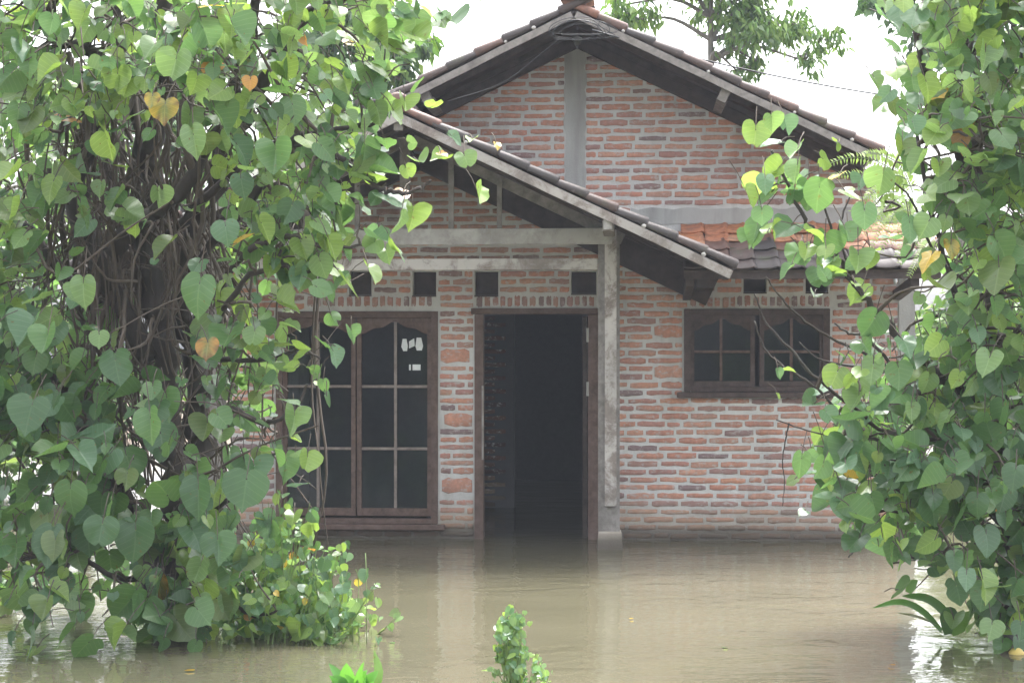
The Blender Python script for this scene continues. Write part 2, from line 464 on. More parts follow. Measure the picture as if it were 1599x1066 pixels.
def wall_mesh(x0, x1, z0, z1, opens, t):
    xs = sorted({x0, x1} | {v for o in opens for v in (o[0], o[2])}); zs = sorted({z0, z1} | {v for o in opens for v in (max(z0, o[1]), o[3])})
    mb = MB()
    solid = {}
    for i in range(len(xs) - 1):
        for j in range(len(zs) - 1):
            cx = (xs[i] + xs[i + 1]) / 2; cz = (zs[j] + zs[j + 1]) / 2
            solid[i, j] = not any(o[0] < cx < o[2] and o[1] < cz < o[3] for o in opens)
    for (i, j), s in solid.items():
        if not s: continue
        a, b, c, d = xs[i], xs[i + 1], zs[j], zs[j + 1]
        mb.add([(a, 0, c), (b, 0, c), (b, 0, d), (a, 0, d)], [(0, 1, 2, 3)])
        mb.add([(a, t, c), (b, t, c), (b, t, d), (a, t, d)], [(3, 2, 1, 0)])
        if not solid.get((i - 1, j), False): mb.add([(a, 0, c), (a, 0, d), (a, t, d), (a, t, c)], [(0, 1, 2, 3)])
        if not solid.get((i + 1, j), False): mb.add([(b, 0, c), (b, t, c), (b, t, d), (b, 0, d)], [(0, 1, 2, 3)])
        if not solid.get((i, j - 1), False): mb.add([(a, 0, c), (a, t, c), (b, t, c), (b, 0, c)], [(0, 1, 2, 3)])
        if not solid.get((i, j + 1), False): mb.add([(a, 0, d), (b, 0, d), (b, t, d), (a, t, d)], [(0, 1, 2, 3)])
    return mb
UND = 0.07
wl = wall_mesh(WX0, WX1, -0.52, ZG, OPEN, T)
GXE, GXW = LX(1368), XR - 2.3
wl.poly([(GXW, ZG), (GXE, ZG), (GXE, mroof(GXE) - UND), (XR, ZR - UND), (GXW, mroof(GXW) - UND)], 0.0, T)
front = wl.build('front_wall', 'mortar', house)

# --- bricks
BRICK_COL = [(c[0] * 1.50, c[1] * 1.64, c[2] * 1.72) for c in [(0.36, 0.155, 0.105), (0.40, 0.18, 0.12), (0.33, 0.15, 0.115), (0.42, 0.205, 0.14), (0.29, 0.135, 0.11), (0.38, 0.165, 0.115),
             (0.20, 0.115, 0.105), (0.25, 0.135, 0.115), (0.17, 0.11, 0.108), (0.37, 0.19, 0.135), (0.30, 0.16, 0.125), (0.44, 0.20, 0.125)]]
def brick_shape(rng):
    pts = []
    xs = [-0.5, -0.3, -0.08, 0.12, 0.32, 0.5]
    for x in xs: pts.append((x + rng.uniform(-.012, .012), -0.5 + rng.uniform(-.09, .10) + (0.10 if abs(x) == 0.5 else 0)))
    for x in reversed(xs): pts.append((x + rng.uniform(-.012, .012), 0.5 + rng.uniform(-.10, .09) - (0.10 if abs(x) == 0.5 else 0)))
    n = len(pts); vs = []
    pr = rng.uniform(0.002, 0.005)
    for (y, ex, ez) in ((0.006, 1, 1), (-pr * 0.5, 1, 1), (-pr, 0.972, 0.87)):
        for x, z in pts: vs.append((x * ex, y, z * ez))
    fs = []
    for k in range(2):
        for i in range(n): fs.append((k * n + i, k * n + (i + 1) % n, (k + 1) * n + (i + 1) % n, (k + 1) * n + i))
    m = n // 2
    for i in range(m - 1): fs.append((2 * n + i, 2 * n + i + 1, 2 * n + n - 2 - i, 2 * n + n - 1 - i))
    return np.array(vs, np.float32), np.array(fs, np.int32)
BSH = [brick_shape(R) for _ in range(14)]
def block_shape():
    v, f = brick_shape(R); v = v.copy(); v[24:, 2] *= 1.09; v[:, 2] *= .96; return v, f
BSH += [block_shape(), block_shape()]
BMESH = {}
def brick_mesh(si, ci):
    if (si, ci) not in BMESH:
        me = mesh_np('brick', BSH[si][0], BSH[si][1], np.tile(BRICK_COL[ci], (len(BSH[si][0]), 1)))
        me.materials.append(M['brick']); BMESH[si, ci] = me
    return BMESH[si, ci]

PIT, BH = 0.0618, 0.0405
bricks = []       # cx, cz, length, height, tilt, colour
solid_blocks = [(688, 545, 733, 566), (694, 644, 737, 666), (690, 746, 737, 769), (1022, 507, 1065, 527), (1022, 571, 1065, 590)]
soldier = [(478, 462, 684, 479), (742, 462, 932, 479), (1076, 462, 1304, 479)]
resv = [rect(*b) for b in solid_blocks] + [rect(*b) for b in soldier]
COLUMN = rect(882, 60, 914, 352); RING = rect(1000, 326, 1427, 352); RING = (LX(985), RING[1] + .02, WX1, RING[3])
for (a, zb, b, zt) in [rect(*q) for q in solid_blocks]:
    bricks.append(((a + b) / 2, (zb + zt) / 2, b - a, zt - zb, 0, R.choice([0, 1, 3, 11])))
for (a, zb, b, zt) in [rect(*q) for q in soldier]:
    x = a + 0.01
    while x < b - 0.05:
        w = R.uniform(0.036, 0.048); bricks.append((x + w / 2, (zb + zt) / 2 + R.uniform(-.004, .004), w, zt - zb - R.uniform(.006, .02), R.uniform(-.03, .03), R.choice([6, 7, 8, 10, 4, 2])))
        x += w + R.uniform(0.014, 0.024)
z = -0.15; row = 0
while z < ZR - 0.2:
    z0, z1 = z - BH / 2, z + BH / 2
    # spans of the wall that this course can fill
    lo, hi = WX0 + 0.01, WX1 - 0.12
    if z1 > ZG - 0.02:
        half = (ZR - UND - 0.07 - z1) / MS
        lo = max(lo, XR - half, GXW); hi = min(hi, XR + half, GXE - .02)
    cuts = [(o[0] - 0.012, o[2] + 0.012) for o in OPEN + resv if o[1] - 0.012 < z1 - 0.008 and o[3] + 0.012 > z0 + 0.008]
    if COLUMN[1] < z < COLUMN[3] + 1 and z > RING[3] - .03: cuts.append((COLUMN[0], COLUMN[2]))
    if RING[1] - 0.02 < z < RING[3] + 0.02: hi = min(hi, RING[0])
    cuts.sort(); spans = []; x = lo
    for a, b in cuts:
        if a > x: spans.append((x, min(a, hi)))
        x = max(x, b)
    if hi > x: spans.append((x, hi))
    for a, b in spans:
        if b - a < 0.05: continue
        x = a + R.uniform(0.0, 0.012); first = True
        while x < b - 0.035:
            ln = R.gauss(0.212, 0.008)
            if R.random() < 0.07: ln *= R.uniform(0.4, 0.65)
            if first: ln *= (R.uniform(0.85, 1.0), R.uniform(0.35, 0.6))[row % 2]; first = False
            ln = min(ln, b - x - 0.004)
            if b - x - ln < 0.06: ln = min(b - x - 0.004, 0.26)
            if ln > 0.03:
                hh = BH * R.uniform(0.82, 1.16)
                bricks.append((x + ln / 2, z + R.gauss(0, 0.0025), ln, hh, R.gauss(0, 0.007), R.choice([0, 0, 1, 1, 2, 2, 3, 3, 4, 5, 5, 0, 1, 6, 7, 8, 9, 9, 10, 11])))
            x += ln + R.uniform(0.017, 0.030)
    z += PIT * R.uniform(0.985, 1.015); row += 1

HIDE_L = [(-100, -100), (620, -100), (560, 200), (520, 420), (430, 560), (430, 800), (520, 900), (-100, 1100)]
HIDE_R = [(1420, -100), (1330, 230), (1340, 500), (1360, 620), (1310, 700), (1370, 900), (1700, 1100), (1700, -100)]
def brick_seen(b):
    px, py = topx(b[0], 0, b[1])
    if b[1] < 0.0 or inpoly(px, py, HIDE_L) or inpoly(px, py, HIDE_R): return False
    if 620 < px < 1150 and abs(py - (170 + (px - 620) * 0.48)) < 45: return False
    if px > 1050 and 345 < py < 426: return False
    if px < 940 and 280 < py < 420: return False
    return True
order = sorted(range(len(bricks)), key=lambda k: -(brick_seen(bricks[k]) * (1 + bricks[k][2] * bricks[k][3])))
solo = set(order[:300])
SV, SQ, SCc = [], [], []; off = 0
for k, (cx, cz, ln, hh, tl, ci) in enumerate(bricks):
    si = R.randrange(14) if hh < .08 else 14 + k % 2
    if k in solo:
        o = bpy.data.objects.new('brick', brick_mesh(si, ci)); o.location = (cx, 0, cz); o.rotation_euler = (0, tl, 0); o.scale = (ln, 1, hh)
        link(o, front)
    else:
        v = BSH[si][0] * np.array([ln, 1, hh], np.float32)
        c, s = math.cos(tl), math.sin(tl)
        v = np.c_[v[:, 0] * c + v[:, 2] * s + cx, v[:, 1], -v[:, 0] * s + v[:, 2] * c + cz]
        SV.append(v); SQ.append(BSH[si][1] + off); off += len(v); SCc.append(np.tile(BRICK_COL[ci], (len(v), 1)))
o = link(bpy.data.objects.new('brickwork', mesh_np('brickwork', np.concatenate(SV), np.concatenate(SQ), np.concatenate(SCc))), front, 'brick'); o['kind'] = 'stuff'

# concrete frame of the wall: gable column, ring beam, end column
mb = MB()
def rough_strip(x0, x1, z0, z1, y, n=14):
    pts = [(x0 + R.uniform(-.012, .012), z0 + (z1 - z0) * i / n) for i in range(n + 1)]
    q = [(x1 + R.uniform(-.012, .012), z0 + (z1 - z0) * i / n) for i in range(n + 1)]
    vs = [(x, y, z) for x, z in pts] + [(x, y, z) for x, z in q] + [(x, 0.02, z) for x, z in pts] + [(x, 0.02, z) for x, z in q]
    m = n + 1; fs = []
    for i in range(n):
        fs += [(i, m + i, m + i + 1, i + 1), (i, i + 1, 2 * m + i + 1, 2 * m + i), (m + i, 3 * m + i, 3 * m + i + 1, m + i + 1)]
    fs += [(n, m + n, 3 * m + n, 2 * m + n), (m, 0, 2 * m, 3 * m)]
    return vs, fs
MB().add(*rough_strip(COLUMN[0], COLUMN[2], RING[3], ZR - UND - 0.09, -0.009, 22)).build('concrete_column', 'concrete', front)
mb = MB(); n = 40
vs = []; fs = []
for i in range(n + 1):
    x = RING[0] + (WX1 - RING[0]) * i / n
    vs += [(x, -0.008, RING[1] + R.uniform(-.006, .006)), (x, -0.008, RING[3] + R.uniform(-.012, .01)), (x, 0.02, RING[3]), (x, 0.02, RING[1])]
for i in range(n):
    for a in range(4): fs.append((i * 4 + a, i * 4 + 4 + a, i * 4 + 4 + (a + 1) % 4, i * 4 + (a + 1) % 4))
fs += [(3, 2, 1, 0), (n * 4, n * 4 + 1, n * 4 + 2, n * 4 + 3)]
mb.add(vs, fs).build('ring_beam', 'concrete', front)
MB().box(WX1 - 0.115, WX1 + 0.008, -0.012, T + 0.01, -0.5, RING[1] - 0.02, ch=0.006).build('end_column', 'concrete', front)

# other walls, partition and ceiling
DEP = 6.0
MB().box(WX0 + 0.003, WX0 + T, T + 0.002, DEP, -0.5, ZG - .01).build('side_wall', 'mortar', house)
MB().box(WX1 - T, WX1 - 0.003, T + 0.002, DEP, -0.5, ZG - .01).build('side_wall', 'mortar', house)
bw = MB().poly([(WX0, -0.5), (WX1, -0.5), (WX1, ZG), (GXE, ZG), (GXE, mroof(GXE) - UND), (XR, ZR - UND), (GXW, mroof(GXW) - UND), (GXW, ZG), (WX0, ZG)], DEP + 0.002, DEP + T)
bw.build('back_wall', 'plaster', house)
yp = 2.6
px0, px1 = LX(803, yp), LX(960, yp)
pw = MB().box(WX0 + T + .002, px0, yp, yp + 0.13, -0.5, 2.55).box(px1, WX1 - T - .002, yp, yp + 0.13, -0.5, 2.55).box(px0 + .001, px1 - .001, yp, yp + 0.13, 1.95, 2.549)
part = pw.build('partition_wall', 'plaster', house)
SV, SQ, SCc = [], [], []; off = 0
z = 0.03; row = 0
while z < 2.2:
    x = px0 - 0.62 + (row % 2) * 0.1
    while x < px0 - 0.21:
        si = R.randrange(14); v = BSH[si][0] * np.array([0.21, .7, BH], np.float32) + np.array([x + 0.1, yp, z], np.float32)
        SV.append(v); SQ.append(BSH[si][1] + off); off += len(v); SCc.append(np.tile(np.array(R.choice(BRICK_COL)) * .26, (len(v), 1))); x += 0.235  # brick colours dimmed: the room's darkness is painted in
    z += PIT; row += 1
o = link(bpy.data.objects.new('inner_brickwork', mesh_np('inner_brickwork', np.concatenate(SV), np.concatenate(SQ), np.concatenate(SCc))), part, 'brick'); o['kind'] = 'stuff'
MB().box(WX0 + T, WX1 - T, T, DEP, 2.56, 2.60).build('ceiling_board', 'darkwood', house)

# --- door frame with the leaf folded back inside
a, zb, b, zt = DOOR
jw = 0.066
fm = MB().box(a - 0.003, a + jw, -0.025, 0.10, -0.45, zt - 0.045, ch=.004).box(b - jw - 0.012, b - 0.001, -0.025, 0.10, -0.45, zt - 0.045, ch=.004)
fm.box(a - 0.03, b - 0.001, -0.028, 0.10, zt - 0.043, zt + 0.004, ch=.004)
df = fm.build('door_frame', 'frame', house)
MB().box(a + jw - 0.012, a + jw + 0.003, -0.030, -0.026, 0.62, 1.2).build('lit_edge', 'litpaint', df)  # pale strip painting the light caught along the jamb
MB().box(b - jw - 0.06, b - jw - 0.022, 0.11, 0.92, -0.4, zt - 0.06, ch=.004).build('door_leaf', 'darkwood', df)
for pz in (522, 606):
    zc = LZ(pz); MB().box(b - jw - 0.026, b - jw - 0.006, -0.031, -0.0255, zc - 0.06, zc + 0.05).tube([(b - jw - .02, -.034, zc - .05), (b - jw - .02, -.034, zc + .04)], .006, 6).build('hinge', 'metal', df)

# --- windows: frame > sashes, glazing bars, panes, sill
def window(R4, ncol_px, sash_edges, rows_py, top_py, bot_py, sill, fm='frame', sm='sash', stickers=False):
    """sash_edges: pixel pairs of each sash; ncol_px: the middle bar of each sash; rows_py: the horizontal bars"""
    a, zb, b, zt = R4
    w = 0.052; m = MB()
    m.box(a + 0.001, a + w, -0.018, 0.09, zb + 0.001, zt - 0.001, ch=.004).box(b - w, b - 0.001, -0.018, 0.09, zb + 0.001, zt - 0.001, ch=.004)
    m.box(a + w + .001, b - w - .001, -0.017, 0.088, zt - w, zt - 0.001, ch=.003).box(a + w + .001, b - w - .001, -0.017, 0.088, zb + 0.001, zb + w * 0.8, ch=.003)
    wo = m.build('window', fm, house)
    if sill: MB().box(a - 0.055, b + 0.055, -0.06, 0.0885, zb - 0.045, zb - 0.001, ch=.006).build('sill', fm, wo)
    for (e0, e1), mid in zip(sash_edges, ncol_px):
        x0, x1 = LX(e0), LX(e1); xm = LX(mid)
        z1 = LZ(top_py); z0 = LZ(bot_py); st = 0.036; rb = 0.062
        s = MB().box(x0, x0 + st, 0.012, 0.05, z0, z1, ch=.003).box(x1 - st, x1, 0.012, 0.05, z0, z1, ch=.003)
        s.box(x0 + st + .0005, x1 - st - .0005, 0.013, 0.049, z0, z0 + rb, ch=.003)
        # arched head rail
        n = 20; pts = [(x1 - st - .0005, z1 - .0005), (x0 + st + .0005, z1 - .0005)]
        for i in range(n + 1):
            u = i / n; xx = x0 + st + .0005 + (x1 - x0 - 2 * st - .001) * u
            prof = 0.115 - 0.075 * (0.5 - 0.5 * math.cos(2 * math.pi * min(1, max(0, (u - .06) / .88)))) ** 0.8 + 0.012 * math.cos(6 * math.pi * u)
            pts.append((xx, z1 - prof))
        n2 = len(pts)
        s.add([(x, .0135, z) for x, z in pts] + [(x, .0485, z) for x, z in pts],
              [(i, i + 1, n2 - 1) if False else (i, (i + 1) % n2, (i + 1) % n2 + n2, i + n2) for i in range(n2)])
        # front of the arched rail as strips
        for i in range(n):
            xa, za = pts[2 + i]; xb, zb2 = pts[3 + i]
            s.add([(xa, .0135, za), (xb, .0135, zb2), (xb, .0135, z1), (xa, .0135, z1)], [(0, 1, 2, 3)])
        s.build('sash', fm, wo)
        # glazing bars and panes
        bw = 0.022
        MB().box(xm - bw / 2, xm + bw / 2, 0.016, 0.044, z0 + rb + .001, z1 - 0.03, ch=.003).build('glazing_bar', sm, wo)
        ze = [z0 + rb] + [LZ(p) for p in sorted(rows_py, reverse=True)] + [z1 - 0.035]
        for zz in ze[1:-1]:
            for (xa, xb) in ((x0 + st + .001, xm - bw / 2 - .001), (xm + bw / 2 + .001, x1 - st - .001)):
                MB().box(xa, xb, 0.018, 0.042, zz - bw / 2, zz + bw / 2, ch=.003).build('glazing_bar', sm, wo)
        for (xa, xb) in ((x0 + st, xm), (xm, x1 - st)):
            for k in range(len(ze) - 1):
                tl = R.uniform(-.002, .002)
                MB().add([(xa, .030, ze[k]), (xb, .030 + tl, ze[k]), (xb, .031 + tl, ze[k + 1]), (xa, .031, ze[k + 1])], [(0, 1, 2, 3)]).build('pane', 'glass', wo)
    if stickers:
        def dab(pts, dz=0.0):
            v = [(*L(x, y), 0) for x, y in pts]
            MB().poly([(q[0], q[1]) for q in v], .0265, .0285).build('sticker', 'white', wo)
        dab([(628, 529), (634, 529), (636, 540), (635, 548), (629, 548), (626, 541)])
        dab([(638, 533), (646, 528), (647, 540), (638, 544)])
        dab([(650, 527), (657, 527), (660, 540), (658, 547), (650, 547), (648, 540)])
        dab([(638, 569), (641, 569), (641, 578), (638, 578)])
        dab([(643.5, 569), (656, 569), (656, 578), (643.5, 578)])
    return wo
# hidden lines of the right sash are mirrored from the left one
window(WIN_A, [496, 617], [(441, 555), (557, 674)], [604, 702], 496, 808, True, stickers=True)
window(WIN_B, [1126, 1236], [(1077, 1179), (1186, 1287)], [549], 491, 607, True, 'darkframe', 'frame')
for v in VENTS:
    MB().box(v[0] - 0.001, v[2] + 0.001, -0.012, 0.10, v[1] - 0.012, v[1] - 0.0015).box(v[0] + .001, v[2] - .001, 0.11, 0.118, v[1] + .001, v[3] - .001).build('vent_backing', 'darkwood', house)

# --- roof tiles
def s_tile():
    W_, Ln, n = 0.205, 0.275, 9
    top = []; 
    for i in range(n):
        u = i / (n - 1); h = 0.012 * math.exp(-((u - .86) / .09) ** 2) - 0.005 * math.sin(math.pi * min(1, u / .7))
        top.append((u * W_ - W_ / 2, h))
    vs = []; t = 0.014
    for (y, dz) in ((0, 0.012), (Ln, -0.002)):
        for x, h in top: vs.append((x, y, h + dz))
        for x, h in top: vs.append((x, y, h + dz - t))
    fs = []
    for i in range(n - 1):
        fs += [(i, i + 1, 2 * n + i + 1, 2 * n + i), (n + i + 1, n + i, 3 * n + i, 3 * n + i + 1), (i + 1, i, n + i, n + i + 1)]
    fs += [(0, 2 * n, 3 * n, n), (n - 1, 2 * n - 1, 4 * n - 1, 3 * n - 1)]
    return np.array(vs, np.float32), np.array(fs, np.int32)
def roll_tile(r0=0.044, r1=0.036, Ln=0.285, n=9, drop=0.022):
    """half-round tile, its lower end closed and lifted"""
    vs = []; fs = []
    for (y, r, dz) in ((0.0, r0 * .8, .006), (0.012, r0, .010), (Ln * .5, (r0 + r1) / 2, 0.004), (Ln, r1, -0.006)):
        for i in range(n):
            a = math.pi * (1.08 * i / (n - 1) - .04); vs.append((-math.cos(a) * r, y, math.sin(a) * r * 0.85 + dz))
        vs.append((r, y, -drop)); vs.append((-r, y, -drop))
    m = n + 2
    for k in range(3):
        for i in range(m): fs.append((k * m + i, k * m + (i + 1) % m, (k + 1) * m + (i + 1) % m, (k + 1) * m + i))
    vs.append((0, 0, 0)); c = len(vs) - 1
    for i in range(m): fs.append((i, c, c, (i + 1) % m))
    fs = [f if f[1] != f[2] else (f[0], f[1], f[3], f[3]) for f in fs]
    return vs, [tuple(dict.fromkeys(f)) for f in fs]
STILE = s_tile()
TCOL = {'orange': [(0.46, 0.185, 0.085), (0.50, 0.22, 0.11), (0.42, 0.165, 0.085), (0.47, 0.24, 0.14)],
        'mid': [(0.17, 0.080, 0.056), (0.14, 0.072, 0.054), (0.20, 0.092, 0.06), (0.12, 0.070, 0.056)],
        'dark': [(0.050, 0.038, 0.036), (0.065, 0.046, 0.041), (0.045, 0.037, 0.036), (0.080, 0.052, 0.044)]}
TM = {}
def tile_mesh(kind, tone, i):
    key = (kind, tone, i)
    if key not in TM:
        if kind == 's': me = mesh_np('roof_tile', STILE[0], STILE[1], np.tile(TCOL[tone][i], (len(STILE[0]), 1)), smooth=False)
        else:
            vs, fs = roll_tile() if kind == 'roll' else roll_tile(0.085, 0.078, 0.33, 11, 0.03)
            me = MB().add(vs, fs, TCOL[tone][i]).mesh('roof_tile', True)
        me.materials.append(M['tile']); TM[key] = me
    return TM[key]
def place_tile(parent, kind, tone, loc, X, Y, name='roof_tile'):
    X = Vector(X); Y = Vector(Y); Z = X.cross(Y)
    m = Matrix(((X.x, Y.x, Z.x, loc[0]), (X.y, Y.y, Z.y, loc[1]), (X.z, Y.z, Z.z, loc[2]), (0, 0, 0, 1)))
    o = bpy.data.objects.new(name, tile_mesh(kind, tone, R.randrange(4))); link(o, parent)
    o.matrix_local = m @ Euler((R.gauss(0, .022), R.gauss(0, .03), R.gauss(0, .03))).to_matrix().to_4x4()
    return o
def pick(ws): return R.choices(['orange', 'mid', 'dark'], ws)[0]

def gable_roof(name, xr, zr, s, halfs, y0, y1, tones, barge_h, barge_m, purlins):
    an = math.atan(s); c, sn = math.cos(an), math.sin(an)
    deck = MB()
    for sg, hw in ((-1, halfs[0]), (1, halfs[1])):
        Ls = hw / c; N = Vector((sg * sn, 0, c)); D = Vector((sg * c, 0, -sn)); O = Vector((xr, 0, zr))
        a = O - N * 0.022; b = O + D * (Ls - 0.03) - N * 0.022
        p = [(a.x, a.z), (b.x, b.z), ((b - N * .018).x, (b - N * .018).z), ((a - N * .018).x, (a - N * .018).z)]
        deck.poly(p if sg < 0 else p[::-1], y0 + 0.03, y1)
    roof = deck.build(name, 'darkwood', house)
    TV, TQ, TC = [], [], []; off = 0
    for sg, hw in ((-1, halfs[0]), (1, halfs[1])):
        Ls = hw / c; N = Vector((sg * sn, 0, c)); D = Vector((sg * c, 0, -sn)); O = Vector((xr, 0, zr))
        e = 0.232; rows = int(Ls / e) + 1
        for k in range(rows):
            dist = Ls - k * e
            if dist < 0.1: continue
            base = O + D * dist
            # verge roll
            pv = base + Vector((0, y0 + 0.05, 0)) + N * 0.012
            place_tile(roof, 'roll', pick(tones), pv, Vector((0, sg, 0)), -D)
            # mortar dab under the roll's end
            q = pv - N * 0.022 - D * 0.015 + Vector((0, -0.045, 0))
            dm = MB(); r = R.uniform(.012, .02)
            dm.tube([q + Vector((0, .03, 0)), q + Vector((0, .008, 0)), q, q - Vector((0, .004, 0))], [r * .9, r, r * .7, r * .2], 7)
            if R.random() < 0.5: dm.build('mortar_dab', 'lime', roof, True)
            # field of tiles
            ncol = int((y1 - y0 - 0.12) / 0.2)
            for j in range(ncol):
                yy = y0 + 0.19 + j * 0.2
                X = Vector((0, sg, 0)); Yv = -D; Z = X.cross(Yv)
                mt = np.array([[X.x, Yv.x, Z.x], [X.y, Yv.y, Z.y], [X.z, Yv.z, Z.z]], np.float32)
                v = STILE[0] @ mt.T + np.array(base + Vector((0, yy, 0)) + N * R.uniform(-.003, .004), np.float32)
                TV.append(v); TQ.append(STILE[1] + off); off += len(v); TC.append(np.tile(R.choice(TCOL[pick(tones)]), (len(v), 1)))
        # barge board and purlin ends
        bo = O - N * (0.026 + barge_h / 2)
        m = MB()
        n = 9; P = [bo + D * (0.04 + (Ls - 0.05) * i / n) + Vector((0, y0 + 0.012 + R.uniform(-.003, .003), 0)) + N * R.uniform(-.003, .003) for i in range(n + 1)]
        for i in range(n):
            m.bar(P[i], P[i + 1], 0.024, barge_h, N)
        m.build('barge_board', barge_m, roof)
        for pd in purlins:
            if pd > Ls: continue
            q = O + D * pd - N * 0.105
            m = MB(); m.bar(q + Vector((0, y0 + 0.055, 0)), q + Vector((0, min(y1, 0.3), 0)), 0.07, 0.11, N); m.build('purlin', 'greywood', roof)
        # rafters against the soffit
        for yy in np.arange(y0 + 0.3, min(y1, 0.0) - 0.02, 0.42):
            m = MB(); m.bar(O + D * 0.03 - N * 0.062 + Vector((0, yy, 0)), O + D * (Ls - 0.05) - N * 0.062 + Vector((0, yy, 0)), 0.05, 0.042, N); m.build('rafter', 'darkwood', roof)
    f = link(bpy.data.objects.new('tile_field', mesh_np('tile_field', np.concatenate(TV), np.concatenate(TQ), np.concatenate(TC))), roof, 'tile'); f['kind'] = 'stuff'
    yy = y0 + 0.02
    while yy < y1 - 0.05:
        place_tile(roof, 'ridge', pick(tones), (xr, yy, zr + 0.035), (1, 0, 0), (0, 1, 0), 'ridge_tile'); yy += 0.29
    return roof
main_roof = gable_roof('main_roof', XR, ZR, MS, (2.4, LX(1380, YV) - XR), YV, DEP + 0.3, (0.1, 2, 8), 0.052, 'greywood', (1.28,))
porch_roof = gable_roof('porch_roof', PXR, PZR, PS, (P_HALF, P_HALF), YP, -0.012, (0.3, 1.5, 9), 0.062, 'bargepaint', ())

# shed roof over the east window
YE = -1.02
cx0, cx1 = LX(1066, -.6), LX(1436)
zt_, ze_ = LZ(351), LZ(420, YE)
an = math.atan2(zt_ - ze_, -YE); c, sn = math.cos(an), math.sin(an)
D = Vector((0, -c, -sn)); N = Vector((0, -sn, c)); O = Vector((0, -0.012, zt_)); Ls = -YE / c
m = MB()
a = O - N * .02; b = O + D * (Ls - .03) - N * .02
m.add([(cx0, a.y, a.z), (cx1, a.y, a.z), (cx1, b.y, b.z), (cx0, b.y, b.z)] + [(x, p.y, p.z) for x, p in ((cx0, a - N * .02), (cx1, a - N * .02), (cx1, b - N * .02), (cx0, b - N * .02))],
      [(3, 2, 1, 0), (4, 5, 6, 7), (0, 1, 5, 4), (1, 2, 6, 5), (2, 3, 7, 6), (3, 0, 4, 7)])
can = m.build('window_roof', 'darkwood', house)
rows = 5; e = (Ls - 0.02) / rows; tw = 0.172
rt = [(0, 0, 1), (0, 0.6, 5), (3, 4, 1), (8, 1, 0), (1, 0, 0)]           # from the eave upward
for k in range(rows):
    x = cx0 + tw / 2
    while x < cx1 + 0.01:
        p = O + D * (Ls - k * e) + Vector((x, 0, 0)) + N * R.uniform(-.004, .006)
        o = place_tile(can, 's', pick(rt[k]), p, (1, 0, 0), -D); o.scale.x = 0.88; x += tw
MB().bar((cx0, YE + 0.05, ze_ - 0.045), (cx1, YE + 0.05, ze_ - 0.045), 0.03, 0.055).build('fascia', 'darkwood', can)
for x in np.arange(cx0 + 0.3, cx1, 0.5):
    MB().bar((x, -0.02, zt_ - 0.08), (x, YE + 0.08, ze_ - 0.05), 0.045, 0.06).build('rafter', 'darkwood', can)
for px in (1075, 1415):
    x = LX(px, -.5); MB().bar((x, -0.005, LZ(462)), (x, -0.93, ze_ - 0.09), 0.06, 0.07).build('bracket', 'darkwood', can)
for px in (1398, 1416):
    x, zz = L(px, 440, -.06); MB().tube([(x, -0.016, zz + .02), (x, -0.05, zz + .02), (x, -0.06, zz), (x, -.05, zz - .02)], [.012, .016, .016, .008], 7).build('insulator', 'white', front, True)

# --- porch posts, beams and truss
YT = -0.62
def porch_post(px_c, mirror=False):
    x = LX(952, YT) if not mirror else 2 * PXR - LX(952, YT)
    zt = proof(x) - 0.09
    p = MB().box(x - 0.085, x + 0.075, YT - 0.055, YT + 0.055, LZ(829, YT), zt, ch=.006).build('porch_post', 'postwood', house)
    if not mirror: MB().box(x - 0.035, x + 0.052, YT - 0.083, YT - 0.0565, LZ(789, YT), LZ(352, YT), ch=.004).build('painted_board', 'palepaint', p)
    m = MB(); n = 9
    z0, z1 = -0.45, LZ(828, YT)
    for (zz, r) in ((z0, .13), (0.02, .115), (z1 - .02, .10), (z1, .085)): pass
    vs = []; 
    for (zz, r) in ((z0, .12), (0.01, .098), (z1 - .015, .092), (z1, .086)):
        for (sx, sy) in ((-1, -1), (1, -1), (1, 1), (-1, 1)): vs.append((x + sx * (r - .004) + R.uniform(-.006, .006), YT + sy * r * .85, zz))
    fs = [(12, 13, 14, 15)] + [(k * 4 + i, k * 4 + (i + 1) % 4, k * 4 + 4 + (i + 1) % 4, k * 4 + 4 + i) for k in range(3) for i in range(4)]
    m.add(vs, fs).build('pedestal', 'concrete', p)
    return x
xpr = porch_post(952); xpl = porch_post(0, True)
zb1, zb0 = LZ(358, YT, 800), LZ(383, YT, 800)
MB().box(xpl - 0.2, xpr + 0.02, YT - 0.115, YT - 0.088, zb0, zb1, ch=.004).build('porch_beam', 'beam', house)
zc1, zc0 = LZ(404, YT, 800), LZ(422, YT, 800)
MB().box(xpl + 0.08, xpr - 0.088, YT - 0.05, YT + 0.03, zc0, zc1, ch=.004).build('porch_beam', 'palepaint', house)
for px, w in ((706, 0.040), (781, 0.036), (560, 0.036), (480, .036), (634, 0.075)):
    x = LX(px, YT); MB().box(x - w / 2, x + w / 2, YT - 0.08, YT - 0.04, zb1 + .001, proof(x) - 0.12, ch=.003).build('truss_strut', 'greywood', house)
for sg in (-1, 1):
    xe = PXR + sg * (xpr - PXR + 0.1)
    MB().bar((PXR + sg * .02, YT - .02, PZR - 0.135), (xe, YT - .02, proof(xe) - 0.135), 0.045, 0.08, (0, 0, 1)).build('truss_rafter', 'greywood', house)
    x = PXR + sg * (xpr - PXR)
    MB().box(x - .04, x + .04, YP + 0.04, -0.02, proof(x) - .165, proof(x) - .088, ch=.003).build('porch_plate', 'greywood', house)
    xq = PXR + sg * (LX(1098, -.3) - PXR)
    MB().box(xq - .06, xq + .06, -0.62, -0.012, proof(xq) - .21, proof(xq) - .085, ch=.004).build('porch_plate', 'darkwood', house)
x, zz = L(949, 347, YP); MB().box(x - .03, x + .03, YP + 0.02, YP + 0.038, zz - .05, zz + .045, ch=.004).build('end_plate', 'beam', house)
